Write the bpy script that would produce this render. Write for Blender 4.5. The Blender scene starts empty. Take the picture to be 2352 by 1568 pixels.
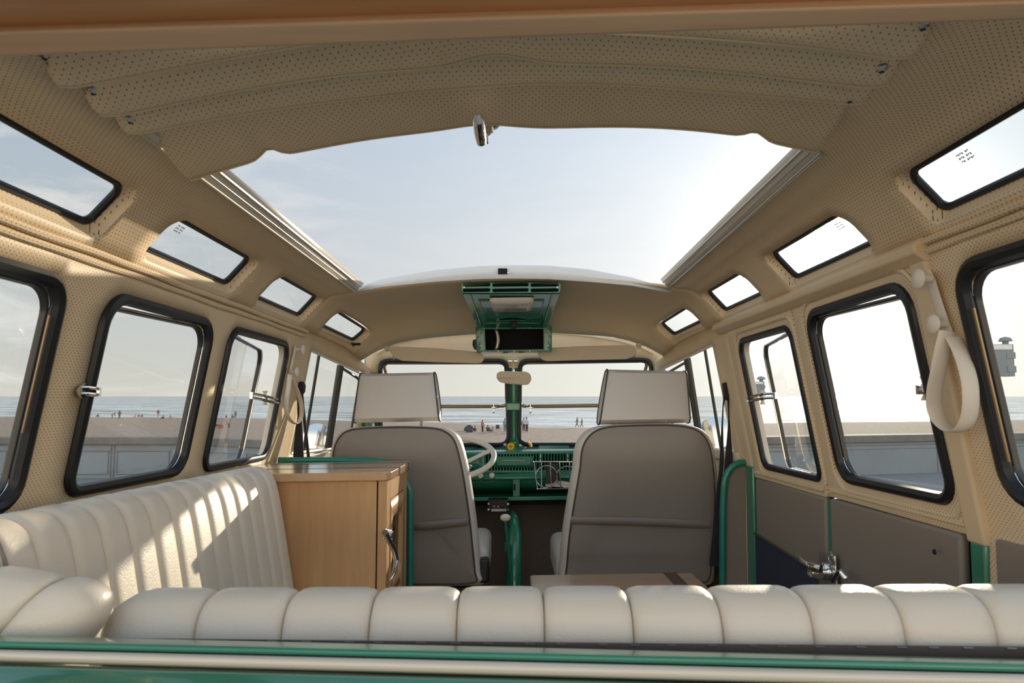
import bpy, math, random
from mathutils import Vector, Matrix
from mathutils.geometry import delaunay_2d_cdt
random.seed(7)
SC=bpy.context.scene; COL=SC.collection
PI=math.pi
# ---------------------------------------------------------------- measuring helpers
F=1568.; TH=math.atan(126/F); CT,ST=math.cos(TH),math.sin(TH); EYE=1.5
def ray(px,py,van=True):
    u=(px-1176)/F; v=(784-py)/F
    y=CT-v*ST; z=ST+v*CT
    dx=u/y; dz=z/y
    if van: dz+=.017-.015*dx
    return dx,dz
def V(*a): return Vector(a)
def PY(px,py,Y): dx,dz=ray(px,py); return V(dx*Y,Y,dz*Y)
def PX(px,py,X): dx,dz=ray(px,py); Y=X/dx; return V(X,Y,dz*Y)
def GZ(px,py,Z):            # outdoor point on a level plane Z below the eye
    dx,dz=ray(px,py,False); Y=Z/dz; return V(dx*Y,Y,Z)
def T(y):
    return 1.0 if y<2.45 else 1-.11*((y-2.45)/.75)**1.3
def wx(y,z): return T(y)*(.7955-.175*max(z,-.22)-.03*max(0,min(.2,-.22-z)))
def PWL(px,py,inset=0.):
    dx,dz=ray(px,py); a,b=.3,5.
    for _ in range(50):
        m=(a+b)/2
        if abs(dx)*m < wx(m,dz*m)-inset: a=m
        else: b=m
    return V(dx*a,a,dz*a)
def to_world(p): return V(p[0],p[1],EYE+p[2]-.017*p[1]+.015*p[0])
def to_out(p): return V(p[0],p[1],EYE+p[2])
# ---------------------------------------------------------------- mesh builder
class MB:
    def __init__(s): s.v=[]; s.f=[]
    def add(s,vs,fs):
        o=len(s.v); s.v+= [Vector(p) for p in vs]; s.f+=[tuple(i+o for i in f) for f in fs]; return s
    def box(s,a,b):
        (x0,y0,z0),(x1,y1,z1)=a,b
        return s.add([(x0,y0,z0),(x1,y0,z0),(x1,y1,z0),(x0,y1,z0),(x0,y0,z1),(x1,y0,z1),(x1,y1,z1),(x0,y1,z1)],
            [(3,2,1,0),(4,5,6,7),(0,1,5,4),(1,2,6,5),(2,3,7,6),(3,0,4,7)])
    def hexa(s,p):  # bottom 4 then top 4, any corners
        return s.add(p,[(3,2,1,0),(4,5,6,7),(0,1,5,4),(1,2,6,5),(2,3,7,6),(3,0,4,7)])
    def prism(s,poly,vec):
        n=len(poly); vec=Vector(vec); q=[Vector(p) for p in poly]
        return s.add(q+[p+vec for p in q],[tuple(range(n-1,-1,-1)),tuple(range(n,2*n))]+[(i,(i+1)%n,n+(i+1)%n,n+i) for i in range(n)])
    def loft(s,rings,closed=True,caps=True,close_rings=False):
        n=len(rings[0]); vs=[p for r in rings for p in r]; fs=[]
        m=len(rings); R=m if close_rings else m-1
        for i in range(R):
            j=(i+1)%m
            for k in range(n if closed else n-1):
                l=(k+1)%n; fs.append((i*n+k,i*n+l,j*n+l,j*n+k))
        if caps and closed and not close_rings:
            fs.append(tuple(range(n-1,-1,-1))); fs.append(tuple((m-1)*n+k for k in range(n)))
        return s.add(vs,fs)
    def tube(s,pts,r,seg=8,closed=False,up=None,b=None):
        pts=[Vector(p) for p in pts]; n=len(pts); rings=[]
        if not hasattr(r,'__len__'): r=[r]*n
        prev=None
        for i in range(n):
            if closed: t=pts[(i+1)%n]-pts[i-1]
            else: t=pts[min(i+1,n-1)]-pts[max(i-1,0)]
            t.normalize()
            if up is not None: u=Vector(up)-t*Vector(up).dot(t)
            elif prev is None:
                a=V(0,0,1) if abs(t.z)<.9 else V(1,0,0); u=a-t*a.dot(t)
            else: u=prev-t*prev.dot(t)
            if u.length<1e-6: u=t.orthogonal()
            u.normalize(); prev=u; w=t.cross(u)
            rb=b if b is not None else r[i]
            rings.append([pts[i]+u*(math.cos(2*PI*k/seg)*r[i])+w*(math.sin(2*PI*k/seg)*rb) for k in range(seg)])
        return s.loft(rings,True,not closed,closed)
    def lathe(s,o,ax,prof,seg=16):
        o=Vector(o); ax=Vector(ax).normalized(); u=ax.orthogonal().normalized(); w=ax.cross(u)
        return s.loft([[o+ax*h+(u*math.cos(2*PI*k/seg)+w*math.sin(2*PI*k/seg))*max(r,1e-4) for k in range(seg)] for r,h in prof])
    def grid(s,fn,nu,nv,wrap=False):
        vs=[fn(i/nu,j/nv) for i in range(nu+1) for j in range(nv+1)]
        fs=[(i*(nv+1)+j,(i+1)*(nv+1)+j,(i+1)*(nv+1)+j+1,i*(nv+1)+j+1) for i in range(nu) for j in range(nv)]
        return s.add(vs,fs)
def rrect(x0,x1,y0,y1,r,n=6):
    if not hasattr(r,'__len__'): r=(r,)*4
    out=[]
    for (cx,cy,a,q) in ((x1-r[0],y1-r[0],0,r[0]),(x0+r[1],y1-r[1],90,r[1]),(x0+r[2],y0+r[2],180,r[2]),(x1-r[3],y0+r[3],270,r[3])):
        for k in range(n+1):
            t=math.radians(a+90*k/n); out.append((cx+q*math.cos(t),cy+q*math.sin(t)))
    return out
def rquad(pts,r,n=6):
    """rounded polygon, pts counterclockwise"""
    out=[]; m=len(pts)
    if not hasattr(r,'__len__'): r=(r,)*m
    for i in range(m):
        p=Vector(pts[i]); a=Vector(pts[i-1])-p; b=Vector(pts[(i+1)%m])-p
        d=min(r[i],a.length*.48,b.length*.48); A=p+a.normalized()*d; B=p+b.normalized()*d
        for k in range(n+1):
            t=k/n; out.append(tuple(A*(1-t)**2+p*2*t*(1-t)+B*t*t))
    return out
def inside(p,poly):
    x,y=p; c=False; n=len(poly); j=n-1
    for i in range(n):
        xi,yi=poly[i]; xj,yj=poly[j]
        if (yi>y)!=(yj>y) and x<(xj-xi)*(y-yi)/(yj-yi)+xi: c=not c
        j=i
    return c
def dist_poly(p,poly):
    P=Vector(p); m=9e9; n=len(poly)
    for i in range(n):
        a=Vector(poly[i]); b=Vector(poly[(i+1)%n]); d=b-a; L=d.length_squared
        t=0 if L==0 else max(0,min(1,(P-a).dot(d)/L)); m=min(m,(a+d*t-P).length)
    return m
def sheet(outer,holes,mapf,step=.05):
    def dens(lp):
        o=[]
        for i in range(len(lp)):
            a=Vector(lp[i]); b=Vector(lp[(i+1)%len(lp)]); k=max(1,int((b-a).length/step))
            o+=[tuple(a.lerp(b,q/k)) for q in range(k)]
        return o
    outer=dens(outer); holes=[dens(h) for h in holes]
    vs=[]; ed=[]
    for loop in [outer]+holes:
        o=len(vs); n=len(loop); vs+=[Vector(p) for p in loop]; ed+=[(o+i,o+(i+1)%n) for i in range(n)]
    xs=[p[0] for p in outer]; ys=[p[1] for p in outer]
    nx=max(1,int((max(xs)-min(xs))/step)); ny=max(1,int((max(ys)-min(ys))/step))
    for i in range(nx+1):
        for j in range(ny+1):
            p=(min(xs)+(max(xs)-min(xs))*i/nx,min(ys)+(max(ys)-min(ys))*j/ny)
            if inside(p,outer) and dist_poly(p,outer)>step*.3 and not any(inside(p,h) or dist_poly(p,h)<step*.3 for h in holes):
                vs.append(Vector(p))
    r=delaunay_2d_cdt(vs,ed,[],0,1e-6)
    fs=[]
    for f in r[2]:
        c=sum((Vector(r[0][i]) for i in f),Vector((0,0)))/len(f)
        q=[Vector(r[0][i]) for i in f]; ar=abs((q[1]-q[0]).cross(q[2]-q[0]))/2; ml=max((q[i]-q[i-1]).length for i in range(3))
        if ar<ml*ml*1e-3: continue
        if inside(c,outer) and not any(inside(c,h) for h in holes): fs.append(tuple(f))
    m=MB(); m.add([mapf(p[0],p[1]) for p in r[0]],fs); return m
# ---------------------------------------------------------------- objects
def mk(name,mb,mat,parent=None,smooth=True,bevel=0,bseg=3,solid=0,offs=0,subd=0,out=False,label=None,face=None,ang=40):
    me=bpy.data.meshes.new(name)
    conv=to_out if out else to_world
    me.from_pydata([conv(p) for p in mb.v],[],mb.f); me.update()
    o=bpy.data.objects.new(name,me); COL.objects.link(o)
    import bmesh
    bm=bmesh.new(); bm.from_mesh(me); bmesh.ops.recalc_face_normals(bm,faces=bm.faces)
    if face is not None:   # open sheets: flip so that the mean normal looks towards a point
        tgt=conv(face); s=sum((f.normal.dot(tgt-f.calc_center_median())*f.calc_area() for f in bm.faces))
        if s<0: bmesh.ops.reverse_faces(bm,faces=bm.faces)
    bm.to_mesh(me); bm.free()
    me.materials.append(mat)
    if smooth:
        for p in me.polygons: p.use_smooth=True
        try: me.set_sharp_from_angle(angle=math.radians(ang))
        except Exception: pass
    if parent is not None: o.parent=parent
    if solid:
        m=o.modifiers.new('s','SOLIDIFY'); m.thickness=solid; m.offset=offs
    if bevel:
        m=o.modifiers.new('b','BEVEL'); m.width=bevel; m.segments=bseg; m.limit_method='ANGLE'; m.angle_limit=math.radians(35)
        m.harden_normals=False
    if subd:
        m=o.modifiers.new('u','SUBSURF'); m.levels=subd; m.render_levels=subd
    if label: o['label']=label
    return o
def thing(name,label,cat,group=None):
    o=bpy.data.objects.new(name,None); COL.objects.link(o); o.empty_display_size=.05
    return tag(o,label,cat,group)
def tag(o,label,cat,group=None,kind=None):
    o['label']=label; o['category']=cat
    if group: o['group']=group
    if kind: o['kind']=kind
    return o
def struct(name,label=None):
    o=bpy.data.objects.new(name,None); COL.objects.link(o); o['kind']='structure'
    if label: o['label']=label
    return o
def skind(o,label=None):
    o['kind']='structure'
    if label: o['label']=label
    return o
# ---------------------------------------------------------------- materials
def new_mat(name):
    m=bpy.data.materials.new(name); m.use_nodes=True; nt=m.node_tree; b=nt.nodes['Principled BSDF']; return m,nt,b
def N(nt,t,**k):
    n=nt.nodes.new(t)
    for a,b in k.items():
        if a=='inp':
            for i,v in b.items(): n.inputs[i].default_value=v
        else: setattr(n,a,b)
    return n
def mth(nt,op,a,b=None,clamp=False):
    n=nt.nodes.new('ShaderNodeMath'); n.operation=op; n.use_clamp=clamp
    for i,x in enumerate((a,b)):
        if x is None: continue
        if hasattr(x,'is_output'): nt.links.new(x,n.inputs[i])
        else: n.inputs[i].default_value=x
    return n.outputs[0]
def mixc(nt,fac,a,b):
    n=nt.nodes.new('ShaderNodeMix'); n.data_type='RGBA'
    for i,x in ((0,fac),(6,a),(7,b)):
        if hasattr(x,'is_output'): nt.links.new(x,n.inputs[i])
        else: n.inputs[i].default_value=(x if i==0 else (*x,1))
    return n.outputs[2]
def plain(name,col,rough=.5,metal=0,spec=.5,noise=0,nscale=30,bump=0,bscale=200,coat=0,sheen=0):
    m,nt,b=new_mat(name)
    b.inputs['Base Color'].default_value=(*col,1); b.inputs['Roughness'].default_value=rough
    b.inputs['Metallic'].default_value=metal; b.inputs['Specular IOR Level'].default_value=spec
    b.inputs['Coat Weight'].default_value=coat; b.inputs['Sheen Weight'].default_value=sheen
    tc=N(nt,'ShaderNodeTexCoord')
    if noise:
        n=N(nt,'ShaderNodeTexNoise',inp={'Scale':nscale,'Detail':4.}); nt.links.new(tc.outputs['Object'],n.inputs['Vector'])
        f=mth(nt,'MULTIPLY',n.outputs['Fac'],1.)
        c=mixc(nt,f,tuple(x*(1-noise) for x in col),tuple(min(1,x*(1+noise)) for x in col)); nt.links.new(c,b.inputs['Base Color'])
    if bump:
        n=N(nt,'ShaderNodeTexNoise',inp={'Scale':bscale,'Detail':3.}); nt.links.new(tc.outputs['Object'],n.inputs['Vector'])
        bp=N(nt,'ShaderNodeBump',inp={'Strength':bump,'Distance':.002}); nt.links.new(n.outputs['Fac'],bp.inputs['Height']); nt.links.new(bp.outputs[0],b.inputs['Normal'])
    return m
def perf(name,col,axes,p=.0098,r=.10,rough=.55,dark=(.10,.075,.05)):
    m,nt,b=new_mat(name); tc=N(nt,'ShaderNodeTexCoord'); sp=N(nt,'ShaderNodeSeparateXYZ'); nt.links.new(tc.outputs['Object'],sp.inputs[0])
    A,B=sp.outputs['XYZ'.index(axes[0])],sp.outputs['XYZ'.index(axes[1])]
    def dot(off):
        d=[]
        for c in (A,B):
            q=mth(nt,'FRACT',mth(nt,'ADD',mth(nt,'DIVIDE',c,p),50+off)); q=mth(nt,'SUBTRACT',q,.5); d.append(mth(nt,'MULTIPLY',q,q))
        return mth(nt,'LESS_THAN',mth(nt,'ADD',d[0],d[1]),r*r)
    f=mth(nt,'MAXIMUM',dot(0),dot(.5))
    n=N(nt,'ShaderNodeTexNoise',inp={'Scale':9.,'Detail':4.}); nt.links.new(tc.outputs['Object'],n.inputs['Vector'])
    base=mixc(nt,n.outputs['Fac'],tuple(x*.93 for x in col),tuple(x*1.07 for x in col))
    nt.links.new(mixc(nt,f,base,dark),b.inputs['Base Color'])
    n2=N(nt,'ShaderNodeTexNoise',inp={'Scale':500.,'Detail':2.}); nt.links.new(tc.outputs['Object'],n2.inputs['Vector'])
    bp=N(nt,'ShaderNodeBump',inp={'Strength':.25,'Distance':.001}); nt.links.new(mth(nt,'SUBTRACT',n2.outputs['Fac'],mth(nt,'MULTIPLY',f,2.)),bp.inputs['Height']); nt.links.new(bp.outputs[0],b.inputs['Normal'])
    b.inputs['Roughness'].default_value=rough; b.inputs['Specular IOR Level'].default_value=.35
    return m
def wood(name,c1,c2,axis,scale=14,rough=.35,coat=.3):
    m,nt,b=new_mat(name); tc=N(nt,'ShaderNodeTexCoord'); mp=N(nt,'ShaderNodeMapping')
    s=[scale]*3; s['XYZ'.index(axis)]=scale*.06; mp.inputs['Scale'].default_value=s
    nt.links.new(tc.outputs['Object'],mp.inputs[0])
    n=N(nt,'ShaderNodeTexNoise',inp={'Scale':3.,'Detail':8.,'Roughness':.6,'Distortion':.6}); nt.links.new(mp.outputs[0],n.inputs['Vector'])
    n2=N(nt,'ShaderNodeTexNoise',inp={'Scale':.6,'Detail':2.}); nt.links.new(mp.outputs[0],n2.inputs['Vector'])
    f=mth(nt,'ADD',mth(nt,'MULTIPLY',n.outputs['Fac'],.7),mth(nt,'MULTIPLY',n2.outputs['Fac'],.5))
    r=N(nt,'ShaderNodeMapRange',inp={1:.35,2:.85}); nt.links.new(f,r.inputs[0])
    nt.links.new(mixc(nt,r.outputs[0],c1,c2),b.inputs['Base Color'])
    b.inputs['Roughness'].default_value=rough; b.inputs['Coat Weight'].default_value=coat; b.inputs['Coat Roughness'].default_value=.2
    return m
CREAM=(.74,.575,.365)
M={}
M['perfYZ']=perf('perforated_vinyl_side',CREAM,'YZ'); M['perfXY']=perf('perforated_vinyl_roof',CREAM,'XY'); M['perfXZ']=perf('perforated_vinyl_front',CREAM,'XZ',p=.008)
M['perfFlap']=perf('perforated_vinyl_flap',CREAM,'XY',p=.0105,r=.085,dark=(.10,.08,.05))
M['liner']=plain('plain_headliner',(.70,.54,.335),.6,noise=.05,nscale=8,bump=.1,bscale=600)
M['pad']=plain('beige_pad_vinyl',(.66,.56,.40),.5,bump=.1,bscale=500)
M['bench']=plain('ivory_bench_vinyl',(.73,.645,.525),.38,noise=.04,nscale=6,bump=.25,bscale=260,spec=.5)
M['head']=plain('pale_headrest_vinyl',(.60,.545,.475),.45,bump=.15,bscale=500)
M['grey']=plain('grey_seat_vinyl',(.235,.20,.165),.42,noise=.04,nscale=5,bump=.15,bscale=500)
M['greydk']=plain('grey_door_vinyl',(.26,.215,.17),.5,noise=.04,nscale=5,bump=.15,bscale=500)
M['pipe']=plain('brown_piping',(.06,.04,.03),.5)
M['carpet']=plain('brown_carpet',(.13,.10,.078),.95,noise=.3,nscale=300,bump=.6,bscale=400)
M['navy']=plain('navy_tweed',(.03,.035,.055),.9,noise=.4,nscale=400,bump=.5,bscale=500)
M['green']=plain('green_enamel',(.030,.20,.118),.25,noise=.05,nscale=4,coat=.6)
M['teal']=plain('green_hammered_tube',(.015,.19,.135),.3,bump=.3,bscale=350,coat=.4)
M['white']=plain('white_enamel',(.72,.72,.70),.3,coat=.4)
M['cream']=plain('cream_enamel',(.68,.60,.48),.3,coat=.4)
M['chrome']=plain('chrome',(.75,.74,.72),.08,metal=1)
M['steel']=plain('zinc_screw',(.45,.45,.43),.35,metal=1)
M['alum']=plain('sunroof_rail_metal',(.55,.52,.46),.3,metal=.7)
M['rubber']=plain('black_rubber',(.012,.013,.015),.38,spec=.4)
M['rubber2']=plain('dark_frame',(.03,.028,.025),.3)
M['bronze']=plain('bronze_frame',(.30,.20,.11),.3,metal=.7)
M['black']=plain('black_plastic',(.01,.01,.01),.5)
M['cav']=plain('cavity_shade',(.006,.006,.007),.9)  # near-black paint standing in for the shade inside openings and gaps
M['webbing']=plain('black_webbing',(.02,.02,.02),.8,bump=.4,bscale=300)
M['ivory']=plain('ivory_plastic',(.80,.72,.60),.3)
M['strap']=plain('ivory_strap',(.74,.66,.54),.45)
M['wood']=wood('maple_veneer',(.50,.26,.105),(.66,.38,.17),'Z',rough=.4)
M['woodX']=wood('maple_plank',(.50,.20,.06),(.68,.33,.13),'X',rough=.35)
M['woodband']=wood('pale_maple_edge',(.40,.25,.14),(.58,.39,.23),'X',rough=.4)
M['woodtop']=wood('maple_counter',(.46,.27,.13),(.62,.39,.21),'X',rough=.16,coat=.8)
M['woodY']=wood('maple_table',(.36,.21,.12),(.50,.32,.19),'X',rough=.25)
M['walnut']=wood('walnut_inlay',(.06,.03,.02),(.11,.06,.035),'Y',rough=.25)
M['yellow']=plain('yellow_petal',(.85,.50,.01),.5); M['orange']=plain('flower_centre',(.55,.22,.01),.7); M['petal']=plain('white_petal',(.75,.70,.68),.5)
M['led']=plain('red_lamp',(.5,.02,.01),.4); M['led'].node_tree.nodes['Principled BSDF'].inputs['Emission Color'].default_value=(1,.03,.01,1); M['led'].node_tree.nodes['Principled BSDF'].inputs['Emission Strength'].default_value=1.5
M['ribbed']=plain('ribbed_lens',(.55,.50,.42),.2)
M['mirror']=plain('mirror_glass',(.85,.88,.9),.02,metal=1)
M['ink']=plain('glass_marking',(.12,.12,.12),.6)
def glass(name,tint=(.96,.98,.97)):
    m=bpy.data.materials.new(name); m.use_nodes=True; nt=m.node_tree; nt.nodes.remove(nt.nodes['Principled BSDF'])
    t=N(nt,'ShaderNodeBsdfTransparent',inp={0:(*tint,1)}); g=N(nt,'ShaderNodeBsdfGlossy',inp={'Roughness':.02})
    fr=N(nt,'ShaderNodeFresnel',inp={0:1.45}); mx=N(nt,'ShaderNodeMixShader')
    nt.links.new(fr.outputs[0],mx.inputs[0]); nt.links.new(t.outputs[0],mx.inputs[1]); nt.links.new(g.outputs[0],mx.inputs[2])
    nt.links.new(mx.outputs[0],nt.nodes['Material Output'].inputs[0]); return m
M['glass']=glass('clear_glass'); M['smoke']=glass('smoked_glass',(.25,.22,.2))
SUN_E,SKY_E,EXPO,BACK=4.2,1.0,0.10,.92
def fix_glass():
    for k in ('glass','smoke'):
        nt=M[k].node_tree; g=N(nt,'ShaderNodeNewGeometry'); fr=[n for n in nt.nodes if n.type=='FRESNEL'][0]
        r=mth(nt,'ADD',1.45,mth(nt,'MULTIPLY',g.outputs['Backfacing'],1/1.45-1.45)); nt.links.new(r,fr.inputs[0])
fix_glass()
EYEP=V(0,1.2,0)   # a point inside the cabin, for facing sheets inwards
def WP(s,y,z,off=0.): return V(s*(wx(y,z)+off),y,z-off*.17)
def shrink(poly,d):
    cx=sum(p[0] for p in poly)/len(poly); cy=sum(p[1] for p in poly)/len(poly)
    ax=max(abs(p[0]-cx) for p in poly); ay=max(abs(p[1]-cy) for p in poly)
    return [(cx+(p[0]-cx)*(ax-d)/ax,cy+(p[1]-cy)*(ay-d)/ay) for p in poly]
def marks(par,P,du,dv,n,rows=3):
    """small unreadable maker's marking etched on a pane"""
    m=MB(); P=Vector(P); nrm=du.cross(dv).normalized()*.0004
    for r in range(rows):
        for i in range(n):
            if (i*7+r*3)%5==4: continue
            a=P+du*i+dv*r*1.6; m.prism([a,a+du*.6,a+du*.6+dv*(.5+.3*((i+r)%2)),a+dv*(.5+.3*((i+r)%2))],nrm)
    mk('glass_marking',m,M['ink'],par,smooth=False)
def side_window(par,s,poly,gas=(.012,.013),hinge=None,ang=0.,frame=True,bar=.013):
    """rubber gasket, swing-out frame and pane in one opening; poly is the opening in (y,z)"""
    ys=[p[0] for p in poly]
    mk('rubber_gasket',MB().tube([WP(s,y,z,-.002) for y,z in shrink(poly,gas[0]*.6)],gas[0],8,True,up=V(s,0,.17).normalized().cross(V(0,1,0)) if False else (1,0,0),b=gas[1]),M['rubber'],par)
    # opening edge (body sheet metal) just outboard of the gasket
    r1=[WP(s,y,z,.006) for y,z in shrink(poly,.004)]; r2=[WP(s,y,z,.024) for y,z in shrink(poly,.006)]
    mk('window_reveal',MB().loft([r1,r2],True,False),M['cream'],par)
    yh=min(ys) if hinge=='rear' else max(ys); t=math.tan(math.radians(ang))
    O=lambda y,z,o: WP(s,y,z,o+abs(y-yh)*t)
    p1=shrink(poly,gas[0]*.9); p2=shrink(p1,bar)
    fr=mk('window_frame',MB().loft([[O(y,z,.006) for y,z in p1],[O(y,z,.005) for y,z in p2],[O(y,z,.018) for y,z in p2],[O(y,z,.020) for y,z in p1]],True,False,True),M['rubber2'],par,bevel=.002)
    mk('chrome_bead',MB().tube([O(y,z,.004) for y,z in shrink(p1,.004)],.0022,6,True),M['chrome'],fr)
    n=len(p2); g=mk('glass_pane',MB().add([O(y,z,.012) for y,z in p2],[tuple(range(n))]),M['glass'],fr,smooth=False)
    return fr
# ---------------- left wall
zt=[(.60,.285),(2.45,.285),(2.6,.283),(2.75,.275),(2.9,.262),(3.08,.228),(3.28,.185)]
outer=[(.60,-.95),(3.28,-.95)]+[(y,z) for y,z in reversed(zt)]
WL1=rrect(.66,1.143,-.155,.230,(.045,.05,.05,.045)); WL2=rrect(1.262,1.716,-.150,.229,(.055,.06,.035,.05)); WL3=rrect(1.826,2.306,-.155,.229,(.05,.05,.04,.045))
# cab door glass opening, traced on the wall and set as one rounded opening
CL=rquad([(2.545,-.155),(3.20,-.165),(3.19,.165),(2.545,.228)],(.01,.02,.03,.02))
CR=rquad([(2.545,-.175),(3.20,-.165),(3.19,.165),(2.545,.226)],(.01,.02,.03,.02))
m=sheet(outer,[WL1,WL2,WL3,CL],lambda y,z:WP(-1,y,z))
w=skind(mk('wall_left',m,M['perfYZ'],face=EYEP,solid=.012,offs=-1),'beige perforated vinyl side wall behind the long bench')
wi=struct('window_1','large fixed side window at the far left'); side_window(wi,-1,WL1,(.014,.013),bar=.008)
mk('hinge_strip',MB().tube([WP(-1,1.108,z,-.012) for z in (-.03,.04,.11,.16)],.002,6),M['bronze'],wi)
wi=struct('window_2','middle side window above the bench, swung slightly open'); side_window(wi,-1,WL2,(.012,.012),'front',3.0,bar=.008)
wi3=struct('window_3','side window above the wooden counter, pane swung open'); side_window(wi3,-1,WL3,(.009,.011),'rear',9,bar=.006)
# ---------------- right wall: fixed parts and two cargo door leaves
DR=[(1.243,-.95),(2.372,-.95),(2.372,.262),(1.243,.262)]
WR1=rrect(.66,1.147,-.170,.232,(.05,.05,.05,.055)); WR2=rrect(1.283,1.733,-.193,.232,(.05,.055,.045,.05)); WR3=rrect(1.843,2.272,-.208,.214,(.045,.04,.03,.035))
m=sheet(outer,[WR1,DR,CR],lambda y,z:WP(1,y,z))
skind(mk('wall_right',m,M['perfYZ'],face=EYEP,solid=.012,offs=-1),'beige perforated vinyl side wall around the cargo doors')
wi=struct('window_4','large fixed side window at the far right'); side_window(wi,1,WR1,(.014,.013),bar=.008)
mk('hinge_strip',MB().tube([WP(1,1.112,z,-.012) for z in (-.10,0,.10,.15)],.0025,6),M['bronze'],wi)
d1=struct('door_1','front leaf of the cargo doors'); d2=struct('door_2','rear leaf of the cargo doors')
def leaf(par,y0,y1,zb,hole,pan,hinge,ang,gas,bar):
    o=rrect(y0,y1,zb,.258,.012,3)
    mk('upper_trim',sheet(o,[hole],lambda y,z:WP(1,y,z,-.004)),M['perfYZ'],par,face=EYEP,solid=.02,offs=-1,bevel=.004,bseg=2)
    mk('door_shell',MB().prism([WP(1,y0+.006,-.95,.02),WP(1,y1-.006,-.95,.02),WP(1,y1-.006,zb+.012,.02),WP(1,y0+.006,zb+.012,.02)],(.02,0,0)),M['pipe'],par,smooth=False)
    fr=side_window(par,1,hole,gas,hinge,ang,bar=bar)
    # raised welt around the window
    mk('pressed_welt',MB().tube([WP(1,y,z,-.004) for y,z in shrink(hole,-.024)],.006,6,True),M['perfYZ'],par)
    mk('sill_welt',MB().tube([WP(1,y0+.015+(y1-y0-.03)*k/8,zb+.018,-.005) for k in range(9)],.006,6),M['perfYZ'],par)
    p=mk('vinyl_panel',MB().prism([WP(1,a,b,-.006) for a,b in pan],(.02,0,0)),M['greydk'],par,bevel=.008,bseg=3,label='plain brown-grey vinyl panel')
    return fr
leaf(d1,1.822,2.366,-.248,WR3,[(1.832,-.90),(2.352,-.90),(2.352,-.250),(1.832,-.248)],'rear',9,(.009,.011),.006)
leaf(d2,1.250,1.812,-.243,WR2,[(1.285,-.90),(1.806,-.90),(1.806,-.246),(1.285,-.244)],'front',3.0,(.012,.013),.008)
# tweed lower part of the front leaf
mk('tweed_panel',MB().prism([WP(1,y,z,-.010) for y,z in ((1.845,-.90),(2.345,-.90),(2.345,-.435),(1.845,-.455))],(.006,0,0)),M['navy'],d1,bevel=.003,label='dark blue tweed lower panel')
mk('panel_welt',MB().tube([WP(1,2.345,-.435,-.012),WP(1,1.845,-.455,-.012)],.003,6),M['pipe'],d1)
mk('edge_strip',MB().prism([WP(1,1.810,-.90,-.001),WP(1,1.828,-.90,-.001),WP(1,1.828,-.250,-.001),WP(1,1.810,-.250,-.001)],(.01,0,0)),M['green'],d1,smooth=False)
mk('screw_plug',MB().lathe(PWL(2147,1267,.018),(-1,0,0),[(.006,0),(.005,.002),(0,.002)],10),M['black'],d2)
mk('door_rebate',MB().prism([WP(1,y,z,.026) for y,z in ((1.23,-.95),(1.30,-.95),(1.30,-.22),(1.23,-.22))],(.01,0,0)),M['green'],d2,smooth=False)
# door posts in green paint below the trim
def strip(name,par,y0,y1,z0,z1,off,mat,**k): return mk(name,MB().prism([WP(1,y0,z0,off),WP(1,y1,z0,off),WP(1,y1,z1,off),WP(1,y0,z1,off)],(.03,0,0)),M[mat],par,bevel=.006,**k)
p=struct('trim_1','green painted door post between front leaf and partition'); strip('post_face',p,2.362,2.43,-.95,-.215,-.012,'green')
p=struct('trim_2','green painted post behind the rear door leaf'); strip('post_face',p,1.216,1.258,-.95,-.250,-.008,'green'); strip('post_cover',p,1.212,1.262,-.255,.262,-.010,'liner')
p=struct('wall_rear_right','grey vinyl lower wall behind the door'); strip('vinyl_panel',p,.62,1.196,-.95,-.236,-.006,'greydk')
# ---------------- belt-line welting along both walls
for s,nm,lb in ((-1,'trim_3','soft vinyl welt running along the top of the left wall'),(1,'trim_4','soft vinyl welt running along the top of the right wall')):
    ys=[.6+(2.46-.6)*k/60 for k in range(61)]
    p=struct(nm,lb)
    wob=lambda y:.0012*math.sin(y*11)+.0007*math.sin(y*27+1)
    mk('upper_roll',MB().tube([V(s*(.742+.0),y,.286+wob(y)) for y in ys],.007,8),M['perfYZ'],p)
    mk('lower_roll',MB().tube([V(s*(.747),y,.271+wob(y+1)) for y in (ys if s<0 else ys[:22])],.0065,8),M['perfYZ'],p)
# right side: plain padded header above the cargo doors
p=struct('trim_5','padded header over the cargo doors')
mk('header_pad',MB().loft([[V(.735,y,.295),V(.722,y,.283),V(.722,y,.268),V(.742,y,.252),V(.775,y,.25),V(.775,y,.30)] for y in (1.21,1.5,1.8,2.1,2.455)]),M['liner'],p,bevel=.004)
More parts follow.
